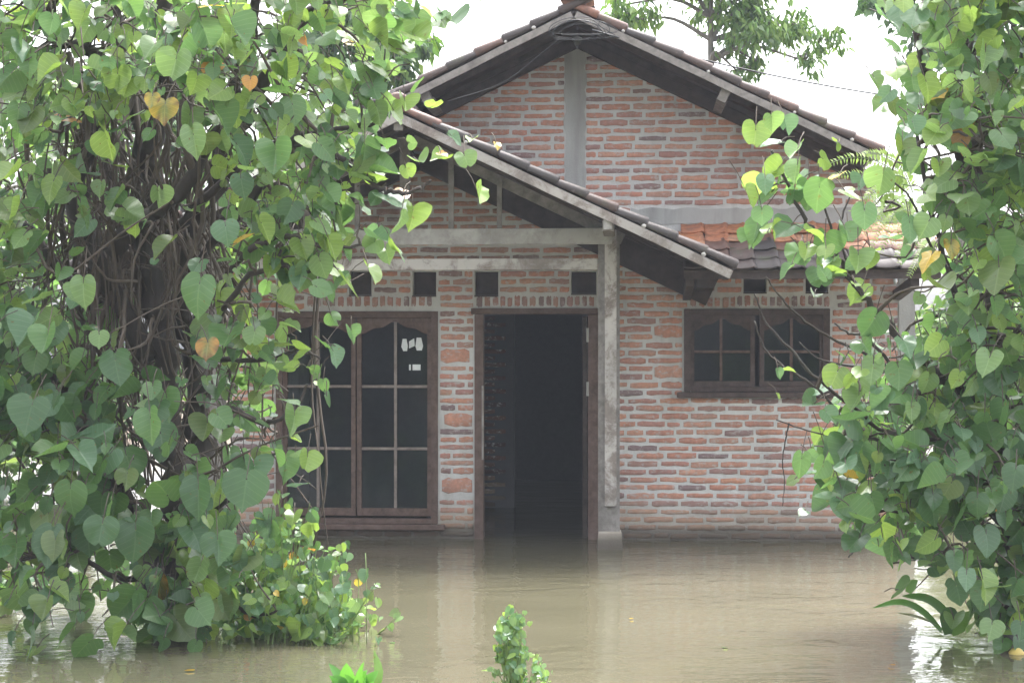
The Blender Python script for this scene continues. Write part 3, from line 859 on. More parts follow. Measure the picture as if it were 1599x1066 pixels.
x, zz = L(621, 190, YP); MB().box(x - .032, x + .032, YP + 0.026, YP + 0.06, zz - .06, zz + .05, ch=.004).build('end_plate', 'greywood', house)
for sg in (-1, 1):
    xe = PXR + sg * (P_HALF - .12); xs_ = PXR + sg * .03
    MB().bar((xs_, -0.075, proof(xs_) - 0.20), (xe, -0.075, proof(xe) - 0.20), 0.06, 0.21).build('wall_rafter', 'darkwood', porch_roof)
    xe = XR + sg * 2.3; xs_ = XR + sg * .03
    MB().bar((xs_, -0.06, mroof(xs_) - 0.13), (xe, -0.06, mroof(xe) - 0.13), 0.05, 0.11).build('wall_rafter', 'darkwood', main_roof)
# finial lump at the ridge
x, zz = XR, ZR
vs, fs = roll_tile(0.11, 0.09, 0.3, 11, 0.03)
MB().add([(vx + x, vy + YV - 0.02, vz + zz + 0.085) for vx, vy, vz in vs], fs, (0.16, 0.09, 0.075)).build('ridge_finial', 'tile', main_roof, True)

# --- cables
def to_world(x, y, z): return Vector((HX + x * cT + y * sT, HY - x * sT + y * cT, z))
a = W(925, 47, 13.1); b = W(1760, 176, 15.5)
pts = [a.lerp(b, i / 24) - Vector((0, 0, 0.16 * 4 * (i / 24) * (1 - i / 24))) for i in range(25)]
tag(MB().tube(pts, 0.006, 6).build('overhead_cable', 'cable', None, True), 'black overhead cable running from the gable peak past the tall tree', 'cable')
pts = []
for k in range(6):
    ax, ay, ox, oy, ph = R.uniform(26, 50), R.uniform(7, 16), R.uniform(-8, 14), R.uniform(-4, 9), R.uniform(0, 1)
    for i in range(16):
        t = (i / 16 + ph) * 2 * math.pi
        pts.append(W(906 + ox + ax * math.cos(t), 42 + oy + ay * math.sin(t) + 3 * math.cos(2 * t), 13.08 - 0.004 * k + .02 * math.sin(t)))
tag(MB().tube(spline(pts, 2), 0.0028, 5).build('cable_coil', 'cable', None, True), 'loose coil of thin wire hung under the gable peak', 'cable')
pts = spline([W(872, 62, 13.12), W(835, 92, 13.1), W(800, 120, 13.1), W(765, 138, 13.1), W(700, 158, 13.1)], 6)
tag(MB().tube(pts, 0.0024, 5).build('wire', 'cable', None, True), 'thin wire drooping along the west barge board below the gable peak', 'wire')

# ------------------------------------------------------------------ leaves
PAL = np.array([(0.105, 0.198, 0.080), (0.066, 0.132, 0.062), (0.104, 0.190, 0.110), (0.185, 0.282, 0.082), (0.155, 0.250, 0.108), (0.120, 0.175, 0.068),
                (0.42, 0.30, 0.055), (0.36, 0.19, 0.055)], np.float32)
def heart_leaf(rng, wide=1.0, lobe=1.0, droop=0.16, fold=0.16, tip=0.30):
    """heart shaped blade: rings round the stalk, the outline drawn by angle from the tip (0) to the notch (180)"""
    ang = [0, 8, 18, 32, 48, 66, 86, 106, 126, 146, 163, 176]
    rad = [1.0, .905 - .07 * tip, .83 - .05 * tip, .77, .72, .675, .635, .60, .56, .50, .42, .24]
    full = [-a for a in ang[:0:-1]] + ang; rr = rad[:0:-1] + rad
    if lobe < 0.5: rr = [r if abs(a) < 80 else r * (1 - (1 - lobe) * .75 * (abs(a) - 80) / 96) for a, r in zip(full, rr)]
    if rng.random() < .4:           # a bite or tear in the rim
        b = rng.randrange(3, len(rr) - 5)
        for h in range(rng.choice([1, 2, 2])): rr[b + h] *= rng.uniform(.62, .8)
    wav = rng.uniform(0, 6); tw = rng.uniform(-.3, .3); asym = rng.uniform(-.06, .06); k = rng.choice([5, 6, 7]); am = rng.uniform(.01, .045)
    bend = rng.uniform(-.14, .14)
    vs, uv = [], []
    for ring in (0.04, 0.5, 1.0):
        for a, r in zip(full, rr):
            t = math.radians(a); q = r * ring * (1 + (.018 * math.sin(a * .35 + wav) if ring == 1 else 0))
            x = math.sin(t) * q * wide * (1 + asym * (1 if a > 0 else -1)); y = math.cos(t) * q
            z = fold * abs(x) * (1.15 - .6 * max(0, y)) - droop * max(0, y) ** 2 + tw * x * y + am * ring ** 2 * math.sin(k * t + wav)
            vs.append((x + bend * y * y, y, z)); uv.append((x, y))
    n = len(full); q = []
    for i in range(2):
        for j in range(n - 1): q.append((i * n + j + 1, i * n + j, (i + 1) * n + j, (i + 1) * n + j + 1))
    return np.array(vs, np.float32), np.array(q, np.int32), np.array(uv, np.float32)
HEART = [heart_leaf(R, R.uniform(.74, 1.16), R.choice([1, 1, 1, .45]), R.uniform(-.05, .40), R.choice([-.3, 0, .15, .25, .4, .6, .9]), R.uniform(-.2, 1.0)) for _ in range(22)]
SLIM = [heart_leaf(R, R.uniform(.26, .32), 0.0, R.uniform(.1, .35), .25) for _ in range(4)]
OVAL = [heart_leaf(R, R.uniform(.62, .75), 0.25, R.uniform(.05, .25), .2) for _ in range(4)]
# slimmer variants with fewer faces for far crowns
def card_leaf(wd, droop):
    v = np.array([(0, 0, 0), (-wd, .45, .06), (0, .5, 0), (wd, .45, .06), (0, 1, -droop)], np.float32)
    return v, np.array([(0, 2, 1, 1), (0, 3, 2, 2), (1, 2, 4, 4), (2, 3, 4, 4)], np.int32), np.zeros((5, 2), np.float32)
def far_leaf(wd, droop):
    v = np.array([(0, 0, 0), (-wd, .42, .07), (0, 1, -droop), (wd, .42, .07)], np.float32)
    return v, np.array([(0, 3, 2, 1)], np.int32), np.array([(0, 0), (-.3, .4), (0, 1), (.3, .4)], np.float32)
FARS = [far_leaf(.13, .2), far_leaf(.17, .1), far_leaf(.2, .3)]
FARO = [far_leaf(.28, .2), far_leaf(.33, .1)]
def frames(t, h):
    t = t / np.linalg.norm(t, axis=1, keepdims=True)
    x = np.cross(t, h); x /= np.linalg.norm(x, axis=1, keepdims=True) + 1e-9
    n = np.cross(x, t)
    return np.stack([x, t, n], axis=2)          # columns
LMESH = {}
def leaf_mesh(si, ci):
    if (si, ci) not in LMESH:
        v, q, uv = HEART[si]
        cc = np.tile(PAL[ci], (len(v), 1))
        if ci > 5:      # an ageing blade: green left along the midrib, browned toward the rim
            e = np.clip(np.abs(uv[:, :1]) * 2 + NR.uniform(-.35, .35, (len(v), 1)), 0, 1); cc = PAL[5] * (1 - e) * .8 + cc * (.2 + .8 * e)
            rim = (np.arange(len(v)) >= 46)[:, None] * (NR.uniform(0, 1, (len(v), 1)) < .3); cc = np.where(rim, (0.16, 0.085, 0.035), cc)
        me = mesh_np('leaf', v, q, cc, uv, True); me.materials.append(M['leaf']); LMESH[si, ci] = me
    return LMESH[si, ci]
def bake_leaves(name, parent, P, T_, N_, S, C, shapes, m, jitter=0.15, kind='stuff'):
    """one mesh of leaves: positions, tip directions, normals, sizes, colours; positions in the parent's space"""
    P = np.asarray(P, np.float32); A = frames(np.asarray(T_, np.float32), np.asarray(N_, np.float32)).astype(np.float32)
    S = np.asarray(S, np.float32); C = np.asarray(C, np.float32); sh = NR.integers(0, len(shapes), len(P))
    VV, QQ, CC, UU = [], [], [], []; off = 0
    for k, (v, q, uv) in enumerate(shapes):
        ix = np.where(sh == k)[0]
        if not len(ix): continue
        w = np.einsum('nij,vj->nvi', A[ix], v) * S[ix][:, None, None] + P[ix][:, None, :]
        nv = len(v)
        VV.append(w.reshape(-1, 3)); QQ.append((q[None] + (np.arange(len(ix)) * nv)[:, None, None]).reshape(-1, 4) + off); off += len(ix) * nv
        c = C[ix] * (1 + NR.uniform(-jitter, jitter, (len(ix), 1)))
        CC.append(np.repeat(c, nv, axis=0)); UU.append(np.tile(uv, (len(ix), 1)))
    me = mesh_np(name, np.concatenate(VV), np.concatenate(QQ), np.concatenate(CC), np.concatenate(UU), True)
    o = link(bpy.data.objects.new(name, me), parent, m)
    if kind: o['kind'] = kind
    return o
def leafy(root, leaves, base, n_solo=300, solo_pts=None):
    """leaves: (pos, tip, normal, size, colour index); the ones that show largest become objects"""
    def score(l):
        p = l[0]; px = CX + F * p.x / p.y; py = CY - F * (p.z - H) / p.y
        inside = -20 < px < 1620 and -20 < py < 1080 and p.z > 0.05
        return (inside, l[3] / p.y * abs((Vector(l[2]).normalized()).dot((Vector((0, 0, H)) - p).normalized())) - 0.03 * (p.y - 9) * l[3])
    ls = sorted(leaves, key=score, reverse=True)
    for l in ls[:n_solo]:
        p, t, n, s, c = l
        A = frames(np.array([t], float), np.array([n], float))[0]
        m = Matrix([list(A[i]) + [0] for i in range(3)] + [[0, 0, 0, 1]])
        o = bpy.data.objects.new('leaf', leaf_mesh(R.randrange(len(HEART)), c)); link(o, root)
        o.location = p - base; o.rotation_euler = m.to_euler(); o.scale = (s, s, s)
    rest = ls[n_solo:]
    if rest:
        bake_leaves('foliage', root, [l[0] - base for l in rest], [l[1] for l in rest], [l[2] for l in rest], [l[3] for l in rest], [PAL[l[4]] for l in rest], HEART + OVAL, 'leaf')
def rdir(ax, ay, az, sp): return (ax + R.gauss(0, sp), ay + R.gauss(0, sp), az + R.gauss(0, sp))
def hang(side=0.0):
    """tip and normal of a blade: most hang with the face turned out, some lie flat"""
    k = R.random()
    if k < 0.32: return rdir(side * .35, -0.30, -0.85, 0.36), rdir(side * .2, -0.85, 0.50, 0.32)
    if k < 0.68: return rdir(side * .6, -0.45, -0.35, 0.5), rdir(0, -0.40, 0.90, 0.35)
    return rdir(side * .4, -0.1, -0.5, 0.6), rdir(0, -0.3, 0.6, 0.6)
def col_w(ws): return R.choices(range(8), ws)[0]

class Shrub:
    K = 1.0
    def __init__(s, base): s.base = Vector(base); s.leaves = []; s.limbs = []; s.tw = MB()
    def limb(s, pts, r0, r1, own=True, per=6, n=7, name='branch'):
        sp = spline(pts, per); k = len(sp)
        sp = [p + Vector((R.gauss(0, r0 * .25), R.gauss(0, r0 * .25), R.gauss(0, r0 * .25))) if 0 < i < k - 1 else p for i, p in enumerate(sp)]
        rr = [x * R.uniform(.9, 1.1) for x in taper(k, r0, r1)]
        loc = [p - s.base for p in sp]
        if own: s.limbs.append((name, MB().tube(loc, rr, n)))
        else: s.tw.tube(loc, rr, 5, caps=False)
        return sp
    def twig(s, a, b, r=0.006, sag=0.1):
        a = Vector(a); b = Vector(b); l = (b - a).length
        m1 = a.lerp(b, .35) + Vector((R.gauss(0, .08), R.gauss(0, .08), R.gauss(0, .08) + sag)) * l
        m2 = a.lerp(b, .7) + Vector((R.gauss(0, .07), R.gauss(0, .07), R.gauss(0, .07) + sag)) * l
        s.limb([a, m1, m2, b], r, r * .4, False, 3)
    def leaf(s, p, t, n, size, c, petiole=True):
        size *= s.K
        s.leaves.append((Vector(p), t, n, size, c))
        if petiole:
            tv = Vector(t).normalized(); q = Vector(p) - tv * size * R.uniform(.6, 1.3) + Vector((R.gauss(0, .02), R.uniform(.01, .06), .03))
            s.tw.tube([q - s.base, Vector(p).lerp(q, .5) + Vector((0, 0, .012)) - s.base, Vector(p) - s.base], [.0032, .0028, .0024], 4, caps=False)
    def cluster(s, c, n, rad, size, ws, side=0.0, var=.3):
        for _ in range(n):
            p = c + Vector((R.gauss(0, rad), R.gauss(0, rad * .7), R.gauss(0, rad)))
            if p.z < 0.05: p.z = R.uniform(.03, .15)
            t, nn = hang(side); s.leaf(p, t, nn, size * R.uniform(1 - var, 1 + var), col_w(ws))
    def finish(s, name, label, cat, group=None, twm='twig', n_solo=300):
        root = empty(name, s.base); tag(root, label, cat, group)
        for nm, mb in s.limbs: mb.build(nm, 'bark', root, True)
        if s.tw.v:
            o = s.tw.build('twigs', twm, root, True); o['kind'] = 'stuff'
        leafy(root, s.leaves, s.base, n_solo); return root

# ---- the big shrub on the west side
d0 = 9.75
L_POLY = [(-140, -160), (620, -160), (660, -10), (640, 60), (610, 110), (565, 150), (545, 220), (520, 300), (530, 350), (500, 415), (425, 450), (380, 530), (385, 640),
          (375, 720), (365, 800), (400, 870), (410, 940), (340, 985), (200, 995), (-140, 985)]
base = W(255, 1000, 9.5); base.z = 0
S = Shrub((base.x, 9.75, 0)); S.K = 0.67
def PL(pts): return [W(x, y, d) for x, y, d in pts]
trunks = [
 S.limb(PL([(290, 1010, 9.6), (278, 860, 9.65), (270, 700, 9.7), (250, 540, 9.75), (225, 400, 9.8), (235, 240, 9.8), (262, 60, 9.8), (255, -140, 9.8)]), .095, .04, name='trunk', n=9),
 S.limb(PL([(262, 1010, 9.5), (215, 820, 9.5), (140, 680, 9.5), (70, 585, 9.5), (-60, 470, 9.4)]), .07, .03, name='trunk', n=8),
 S.limb(PL([(300, 1010, 9.8), (300, 800, 9.9), (310, 600, 10.0), (285, 470, 10), (330, 280, 9.9), (400, 140, 9.7), (450, 55, 9.5), (545, -10, 9.3)]), .085, .03, name='trunk', n=8),
 S.limb(PL([(172, 400, 9.6), (205, 350, 9.55), (250, 325, 9.5), (300, 275, 9.5), (345, 190, 9.45), (380, 90, 9.4), (420, -90, 9.4)]), .055, .025),
 S.limb(PL([(230, 560, 9.7), (160, 420, 9.7), (120, 300, 9.7), (150, 180, 9.7), (145, 86, 9.6), (100, 62, 9.5), (75, 35, 9.4), (40, -40, 9.3)]), .06, .025),
 S.limb(PL([(200, 520, 9.9), (110, 440, 9.9), (40, 360, 9.9), (-60, 300, 9.8)]), .045, .02),
 S.limb(PL([(240, 300, 9.9), (200, 120, 9.9), (185, 0, 9.9), (180, -120, 9.9)]), .035, .02),
 S.limb(PL([(250, 380, 9.7), (330, 300, 9.5), (420, 230, 9.2), (515, 205, 9.0), (590, 190, 8.9)]), .028, .010),
 S.limb(PL([(300, 420, 9.7), (400, 300, 9.3), (470, 220, 9.1), (515, 230, 8.95), (552, 265, 8.9), (590, 291, 8.85), (618, 301, 8.82), (651, 298, 8.8), (672, 282, 8.8)]), .026, .007),
 S.limb(PL([(290, 520, 9.7), (370, 410, 9.3), (440, 368, 9.0), (487, 380, 8.95), (538, 384, 8.9), (592, 384, 8.9)]), .022, .005),
 S.limb(PL([(300, 560, 9.6), (380, 440, 9.2), (440, 415, 9.0), (463, 425, 8.95), (492, 421, 8.9), (513, 413, 8.9)]), .018, .005),
 S.limb(PL([(290, 700, 9.6), (350, 640, 9.3), (410, 660, 9.1), (460, 640, 9.0), (480, 600, 9.0)]), .02, .006),
 S.limb(PL([(285, 760, 9.6), (340, 790, 9.3), (400, 730, 9.2), (440, 700, 9.1)]), .02, .006),
 S.limb(PL([(330, 560, 9.6), (420, 560, 9.2), (470, 545, 9.0), (500, 560, 8.95)]), .016, .005),
 S.limb(PL([(270, 900, 9.5), (180, 900, 9.3), (100, 860, 9.2), (20, 880, 9.1)]), .02, .007),
 S.limb(PL([(250, 940, 9.5), (330, 930, 9.3), (400, 960, 9.2), (440, 950, 9.1)]), .015, .006),
]
# the bundle of hanging aerial stems in the shaded heart of the shrub
for _ in range(170):
    x = R.gauss(205, 85); y0 = R.uniform(60, 460); d = R.uniform(9.45, 10.4)
    y1 = y0 + R.uniform(180, 560)
    S.limb(PL([(x, y0, d), (x + R.gauss(0, 26), (y0 * 2 + y1) / 3, d + R.gauss(0, .1)), (x + R.gauss(4, 34), (y0 + y1 * 2) / 3, d + R.gauss(0, .1)), (x + R.gauss(20, 40), y1, d)]), R.choice([.005, .007, .009, .013, .020]), .004, False, 4)
for _ in range(230):
    x = R.gauss(200, 110); y = R.uniform(120, 860); d = R.uniform(9.3, 10.2)
    S.twig(W(x, y, d), W(x + R.gauss(0, 90), y + R.gauss(0, 60), d + R.uniform(-.3, .3)), R.choice([.004, .006, .010]), R.uniform(-.2, .2))
allpts = [p for t in trunks for p in t]
ws_mid = (6, 2.4, 3, 3, 4.5, 2, .05, .03)
n = 0
while n < 430:
    x = R.uniform(-130, 690); y = R.uniform(-150, 985)
    if not inpoly(x, y, L_POLY): continue
    e1 = ((x - 215) / 170) ** 2 + ((y - 380) / 190) ** 2; e2 = ((x - 270) / 85) ** 2 + ((y - 650) / 170) ** 2
    core = min(e1, e2) < 1
    if core and R.random() < 0.90: continue
    if y < 330 and R.random() < 0.12: continue
    if y > 810 and x < 190 and R.random() < 0.5: continue
    d = R.uniform(8.75, 9.5) if R.random() < .62 else R.uniform(9.5, 10.5)
    if core: d = R.uniform(8.9, 9.3)
    c = W(x, y, d)
    if c.z < 0.12: c.z = R.uniform(.1, .22)
    big = 0.150 + 0.035 * min(1, max(0, (y - 250) / 500)) if x < 400 else 0.140
    ws = ws_mid if y < 520 else (6, 5, 4, 1, 2, 2, .03, .03)
    if x > 400 and y < 560: ws = (5, 1.4, 2, 5, 5, 1, .1, .06)
    S.cluster(c, R.choice([5, 6, 7, 8, 9]), .115, big * .82, ws, (x - 240) / 300, .56)
    a = min(allpts, key=lambda p: (p - c).length + R.uniform(0, .3)); S.twig(a, c, R.choice([.006, .008, .011]))
    n += 1
for (x, y, d, k, sz) in [(600, 60, 8.9, 7, .15), (640, 20, 8.9, 7, .16), (560, 130, 8.9, 8, .14), (600, 150, 8.9, 7, .13), (545, 210, 8.9, 8, .14), (575, 270, 8.85, 7, .13), (520, 330, 8.9, 8, .14), (560, 350, 8.9, 6, .14), (500, 260, 9, 8, .14), (530, 420, 8.9, 6, .14),
                         (480, 420, 9, 8, .14), (455, 510, 9, 8, .10), (480, 575, 8.95, 4, .10), (425, 600, 9, 8, .12), (420, 690, 9, 8, .12), (410, 780, 9.05, 8, .12), (640, 100, 8.9, 5, .14)]:
    c = W(x, y, d); S.cluster(c, k, .10, sz, (5, 1.4, 3, 5, 5, 1, .04, .03), .5, .4)
    a = min(allpts, key=lambda p: (p - c).length); S.twig(a, c, .007)
# blades along the boughs that reach out before the porch
for (x, y, s, k) in [(615, 195, .15, 3), (655, 60, .16, 0), (690, 55, .19, 4), (720, 15, .19, 2), (660, 35, .16, 4), (580, 210, .13, 4), (600, 240, .13, 0), (640, 245, .10, 4), (655, 275, .12, 4), (690, 270, .12, 3), (725, 265, .13, 4),
                     (738, 240, .10, 3), (745, 320, .14, 3), (705, 235, .10, 2), (600, 325, .22, 2), (645, 350, .17, 3), (625, 360, .14, 4), (560, 300, .15, 4), (530, 280, .15, 3), (500, 300, .14, 0), (540, 340, .16, 4),
                     (610, 395, .13, 3), (585, 400, .12, 4), (575, 440, .17, 3), (535, 455, .21, 3), (500, 430, .15, 4), (515, 400, .14, 3), (470, 450, .14, 2), (495, 470, .13, 0), (470, 400, .15, 3),
                     (505, 560, .12, 0), (520, 570, .13, 2), (490, 600, .12, 4), (510, 640, .13, 1), (460, 670, .17, 4), (445, 645, .15, 0), (480, 735, .14, 3), (430, 730, .13, 0), (775, 246, .075, 6), (688, 262, .07, 7), (632, 180, .12, 3)]:
    t, nn = hang(.4); S.leaf(W(x, y - 22, R.uniform(8.7, 8.95)), t, nn, s, k)
for (x, y, s, k) in [(325, 563, .14, 7), (258, 190, .17, 6), (238, 178, .10, 6), (391, 152, .09, 7), (155, 550, .11, 4), (75, 550, .16, 0), (130, 470, .2, 4), (312, 470, .26, 0), (275, 120, .19, 4), (302, 238, .19, 4),
                     (430, 262, .19, 0), (352, 380, .16, 2), (80, 865, .24, 1), (50, 660, .24, 1), (180, 590, .2, 1), (385, 775, .25, 1), (310, 790, .24, 1), (110, 790, .22, 0), (235, 680, .2, 0), (340, 870, .2, 1), (212, 855, .24, 1), (160, 845, .2, 1)]:
    t = rdir(0, -.25, -.95, .12); nn = rdir(0, -.9, .4, .15); S.leaf(W(x, y - 28, R.uniform(8.55, 8.75)), t, nn, s, k)
S.finish('large_shrub', 'large dense shrub with heart shaped leaves and a dark tangled trunk before the tall window', 'shrub')

# ---- small leaved growth at the water's edge beside it
S = Shrub((W(470, 960, 9.4).x, 9.3, 0))
for _ in range(130):
    x = R.gauss(450, 50); d = R.uniform(9.15, 9.75)
    b = W(x, 1000, d); b.z = -0.05
    top = b + Vector((R.gauss(.03, .07), R.gauss(0, .06), R.uniform(.2, .80) * (1.0 - min(.8, abs(x - 435) / 150))))
    S.limb([b, b.lerp(top, .5) + Vector((R.gauss(0, .02), 0, 0)), top], .005, .002, False, 3)
    for k in range(R.randrange(6, 12)):
        p = b.lerp(top, R.uniform(.35, 1.05)) + Vector((R.gauss(0, .045), R.gauss(0, .045), R.gauss(0, .02)))
        if p.z > 0.02:
            t, nn = hang(.1); S.leaf(p, t, nn, R.uniform(.025, .062), col_w((5, 3, 3, 5, 4, 2, .5, .1)), False)
for (x, y, s, k) in [(466, 985, .11, 3), (490, 985, .12, 4), (478, 990, .11, 3), (535, 925, .06, 2), (550, 960, .05, 4), (520, 965, .05, 2), (560, 970, .05, 3), (508, 940, .06, 4), (572, 905, .06, 2), (560, 915, .045, 6)]:
    p = W(x, y - 10, 9.15); p.z = max(p.z, .05); S.leaf(p, rdir(0, -.3, -.6, .3), rdir(0, -.8, .5, .2), s, k)
    S.tw.tube([Vector((p.x, p.y + .02, -.05)) - S.base, p - S.base], [.003, .002], 4)
S.finish('water_weed', 'low twiggy growth with many small leaves in the water beside the big shrub', 'weed', None, 'greenstem')

# ---- the tree on the east side
R_POLY = [(1450, -160), (1430, 60), (1425, 150), (1435, 210), (1475, 250), (1490, 400), (1455, 450), (1430, 520), (1350, 590), (1300, 650), (1305, 700), (1320, 760), (1360, 805), (1415, 840),
          (1450, 860), (1500, 865), (1540, 880), (1550, 965), (1760, 970), (1760, -160)]
S = Shrub((W(1578, 1000, 9.2).x, 9.2, 0)); S.K = 0.63
trunks = [
 S.limb(PL([(1582, 1020, 9.2), (1578, 900, 9.2), (1572, 780, 9.25), (1562, 640, 9.3), (1545, 450, 9.35), (1520, 240, 9.4), (1505, 60, 9.4), (1510, -140, 9.4)]), .052, .026, name='trunk', n=9),
 S.limb(PL([(1600, 1020, 9.3), (1610, 800, 9.4), (1625, 560, 9.4), (1610, 300, 9.4), (1600, 60, 9.3), (1605, -140, 9.3)]), .06, .025, name='trunk', n=8),
 S.limb(PL([(1572, 780, 9.25), (1530, 720, 9.1), (1480, 685, 9.0), (1445, 630, 8.95), (1410, 590, 8.9)]), .035, .018),
 S.limb(PL([(1410, 590, 8.9), (1367, 561, 8.85), (1278, 516, 8.8), (1228, 474, 8.8), (1196, 432, 8.8)]), .009, .004),
 S.limb(PL([(1480, 690, 9.0), (1382, 673, 8.9), (1343, 643, 8.85), (1278, 593, 8.8), (1238, 549, 8.8), (1198, 504, 8.8), (1178, 459, 8.8)]), .012, .004),
 S.limb(PL([(1382, 690, 8.9), (1333, 673, 8.85), (1283, 613, 8.8), (1243, 584, 8.8), (1198, 549, 8.8), (1178, 501, 8.8)]), .009, .004),
 S.limb(PL([(1410, 590, 8.9), (1377, 578, 8.85), (1288, 564, 8.8), (1248, 534, 8.8)]), .008, .003),
 S.limb(PL([(1412, 590, 8.9), (1353, 529, 8.85), (1325, 520, 8.8), (1303, 504, 8.8)]), .010, .004),
 S.limb(PL([(1562, 640, 9.3), (1500, 610, 9.1), (1424, 549, 8.95), (1385, 500, 8.9), (1347, 464, 8.85), (1310, 410, 8.8), (1275, 370, 8.75), (1238, 305, 8.7), (1205, 235, 8.7)]), .026, .007),
 S.limb(PL([(1310, 410, 8.8), (1290, 330, 8.8), (1270, 290, 8.8)]), .008, .004),
 S.limb(PL([(1330, 430, 8.8), (1310, 360, 8.85), (1330, 300, 8.9)]), .008, .004),
 S.limb(PL([(1480, 690, 9.0), (1390, 677, 8.9), (1340, 682, 8.85), (1270, 675, 8.8), (1212, 655, 8.8)]), .008, .003),
 S.limb(PL([(1232, 660, 8.8), (1226, 690, 8.8), (1222, 720, 8.8), (1225, 750, 8.8), (1222, 790, 8.8)]), .004, .002),
 S.limb(PL([(1570, 820, 9.2), (1500, 770, 9.0), (1420, 770, 8.9), (1360, 740, 8.85), (1330, 745, 8.8)]), .02, .006),
 S.limb(PL([(1500, 770, 9.0), (1430, 800, 8.9), (1370, 800, 8.85), (1340, 850, 8.85), (1325, 870, 8.85)]), .010, .004),
 S.limb(PL([(1575, 880, 9.2), (1500, 860, 9.1), (1440, 870, 9.0), (1390, 880, 8.95)]), .014, .004),
 S.limb(PL([(1562, 560, 9.3), (1500, 480, 9.1), (1460, 350, 9.0), (1430, 200, 9.0)]), .025, .008),
 S.limb(PL([(1530, 330, 9.4), (1480, 200, 9.2), (1430, 60, 9.1), (1415, -60, 9.1)]), .025, .010),
 S.limb(PL([(1505, 100, 9.4), (1560, 0, 9.2), (1600, -100, 9.1)]), .03, .01),
]
for _ in range(110):
    x = R.gauss(1545, 60); y = R.uniform(100, 820); d = R.uniform(9.1, 10.0)
    S.twig(W(x, y, d), W(x + R.gauss(-20, 80), y + R.gauss(0, 80), d + R.uniform(-.3, .3)), R.choice([.004, .006, .010]), R.uniform(-.2, .2))
allpts = [p for t in trunks for p in t]
n = 0
while n < 325:
    x = R.uniform(1270, 1740); y = R.uniform(-150, 960)
    if not inpoly(x, y, R_POLY): continue
    if 420 < y < 560 and 1420 < x < 1580 and R.random() < .55: continue
    if x > 1640 and R.random() < .5: continue
    d = R.uniform(8.5, 9.2) if R.random() < .6 else R.uniform(9.2, 10.1)
    c = W(x, y, d)
    ws = (5, .8, 4, 4.5, 6, 1, .05, .02) if y < 500 else (6, 3.5, 4, 2.2, 2.5, 1, .06, .03)
    if y > 620: ws = (6, 6, 4, 1.3, 1.5, 1, .03, .02)
    S.cluster(c, R.choice([5, 6, 7, 8]), .115, .142, ws, (x - 1560) / 260, .48)
    a = min(allpts, key=lambda p: (p - c).length + R.uniform(0, .3)); S.twig(a, c, R.choice([.006, .008, .011]))
    n += 1
for (x, y, k) in [(1195, 300, 5), (1235, 365, 6), (1285, 400, 6), (1265, 300, 5), (1335, 440, 5), (1570, 930, 9), (1590, 880, 9), (1560, 975, 7), (1540, 900, 7)]:
    c = W(x, y, 8.75 if x < 1450 else 9.0); S.cluster(c, k, .085, .15, (5, 1, 4, 4, 5, 1, .02, .01) if y < 600 else (6, 5, 4, 1, 1, 1, 0, 0), -.3, .4)
    a = min(allpts, key=lambda p: (p - c).length); S.twig(a, c, .006)
for (x, y, s, k) in [(1180, 225, .17, 3), (1205, 205, .12, 4), (1225, 210, .13, 2), (1215, 245, .17, 2), (1245, 255, .14, 4), (1165, 320, .17, 3), (1195, 300, .14, 2), (1215, 285, .17, 3), (1245, 280, .15, 4), (1285, 270, .13, 3), (1310, 245, .11, 3),
                     (1190, 350, .13, 2), (1240, 320, .15, 2), (1280, 315, .2, 0), (1320, 320, .15, 3), (1310, 295, .11, 6), (1345, 300, .13, 2), (1205, 380, .16, 3), (1235, 375, .2, 2), (1265, 385, .14, 3), (1260, 410, .13, 3), (1320, 380, .15, 0),
                     (1350, 350, .16, 2), (1300, 430, .13, 2), (1290, 410, .12, 3), (1340, 420, .15, 4), (1290, 455, .12, 2), (1235, 440, .13, 0), (1335, 465, .07, 3), (1360, 420, .12, 3), (1395, 395, .15, 2), (1420, 370, .17, 2), (1455, 420, .19, 6),
                     (1228, 600, .075, 3), (1215, 600, .075, 2), (1215, 637, .05, 3), (1320, 580, .10, 2), (1330, 610, .12, 3), (1345, 600, .11, 3), (1290, 665, .13, 2), (1310, 690, .15, 3), (1340, 690, .15, 4), (1285, 745, .16, 0), (1325, 735, .19, 2),
                     (1370, 735, .19, 2), (1395, 720, .16, 0), (1310, 800, .22, 2), (1300, 770, .12, 0), (1325, 765, .09, 6), (1372, 875, .09, 3), (1405, 870, .08, 3), (1410, 890, .10, 1), (1460, 900, .14, 1), (1490, 890, .14, 1), (1500, 920, .15, 3),
                     (1530, 800, .17, 4), (1540, 275, .22, 4), (1515, 165, .15, 3), (1430, 40, .19, 2), (1410, 20, .14, 3), (1400, 100, .15, 2), (1400, 130, .13, 3), (1390, 165, .13, 2), (1560, 440, .24, 5), (1545, 580, .17, 4)]:
    t, nn = hang(-.3); S.leaf(W(x, y - 22, R.uniform(8.4, 8.7)), t, nn, s, k)
S.finish('leafy_tree', 'tall slim tree with glossy heart shaped leaves and bare twigs reaching toward the small window', 'tree')

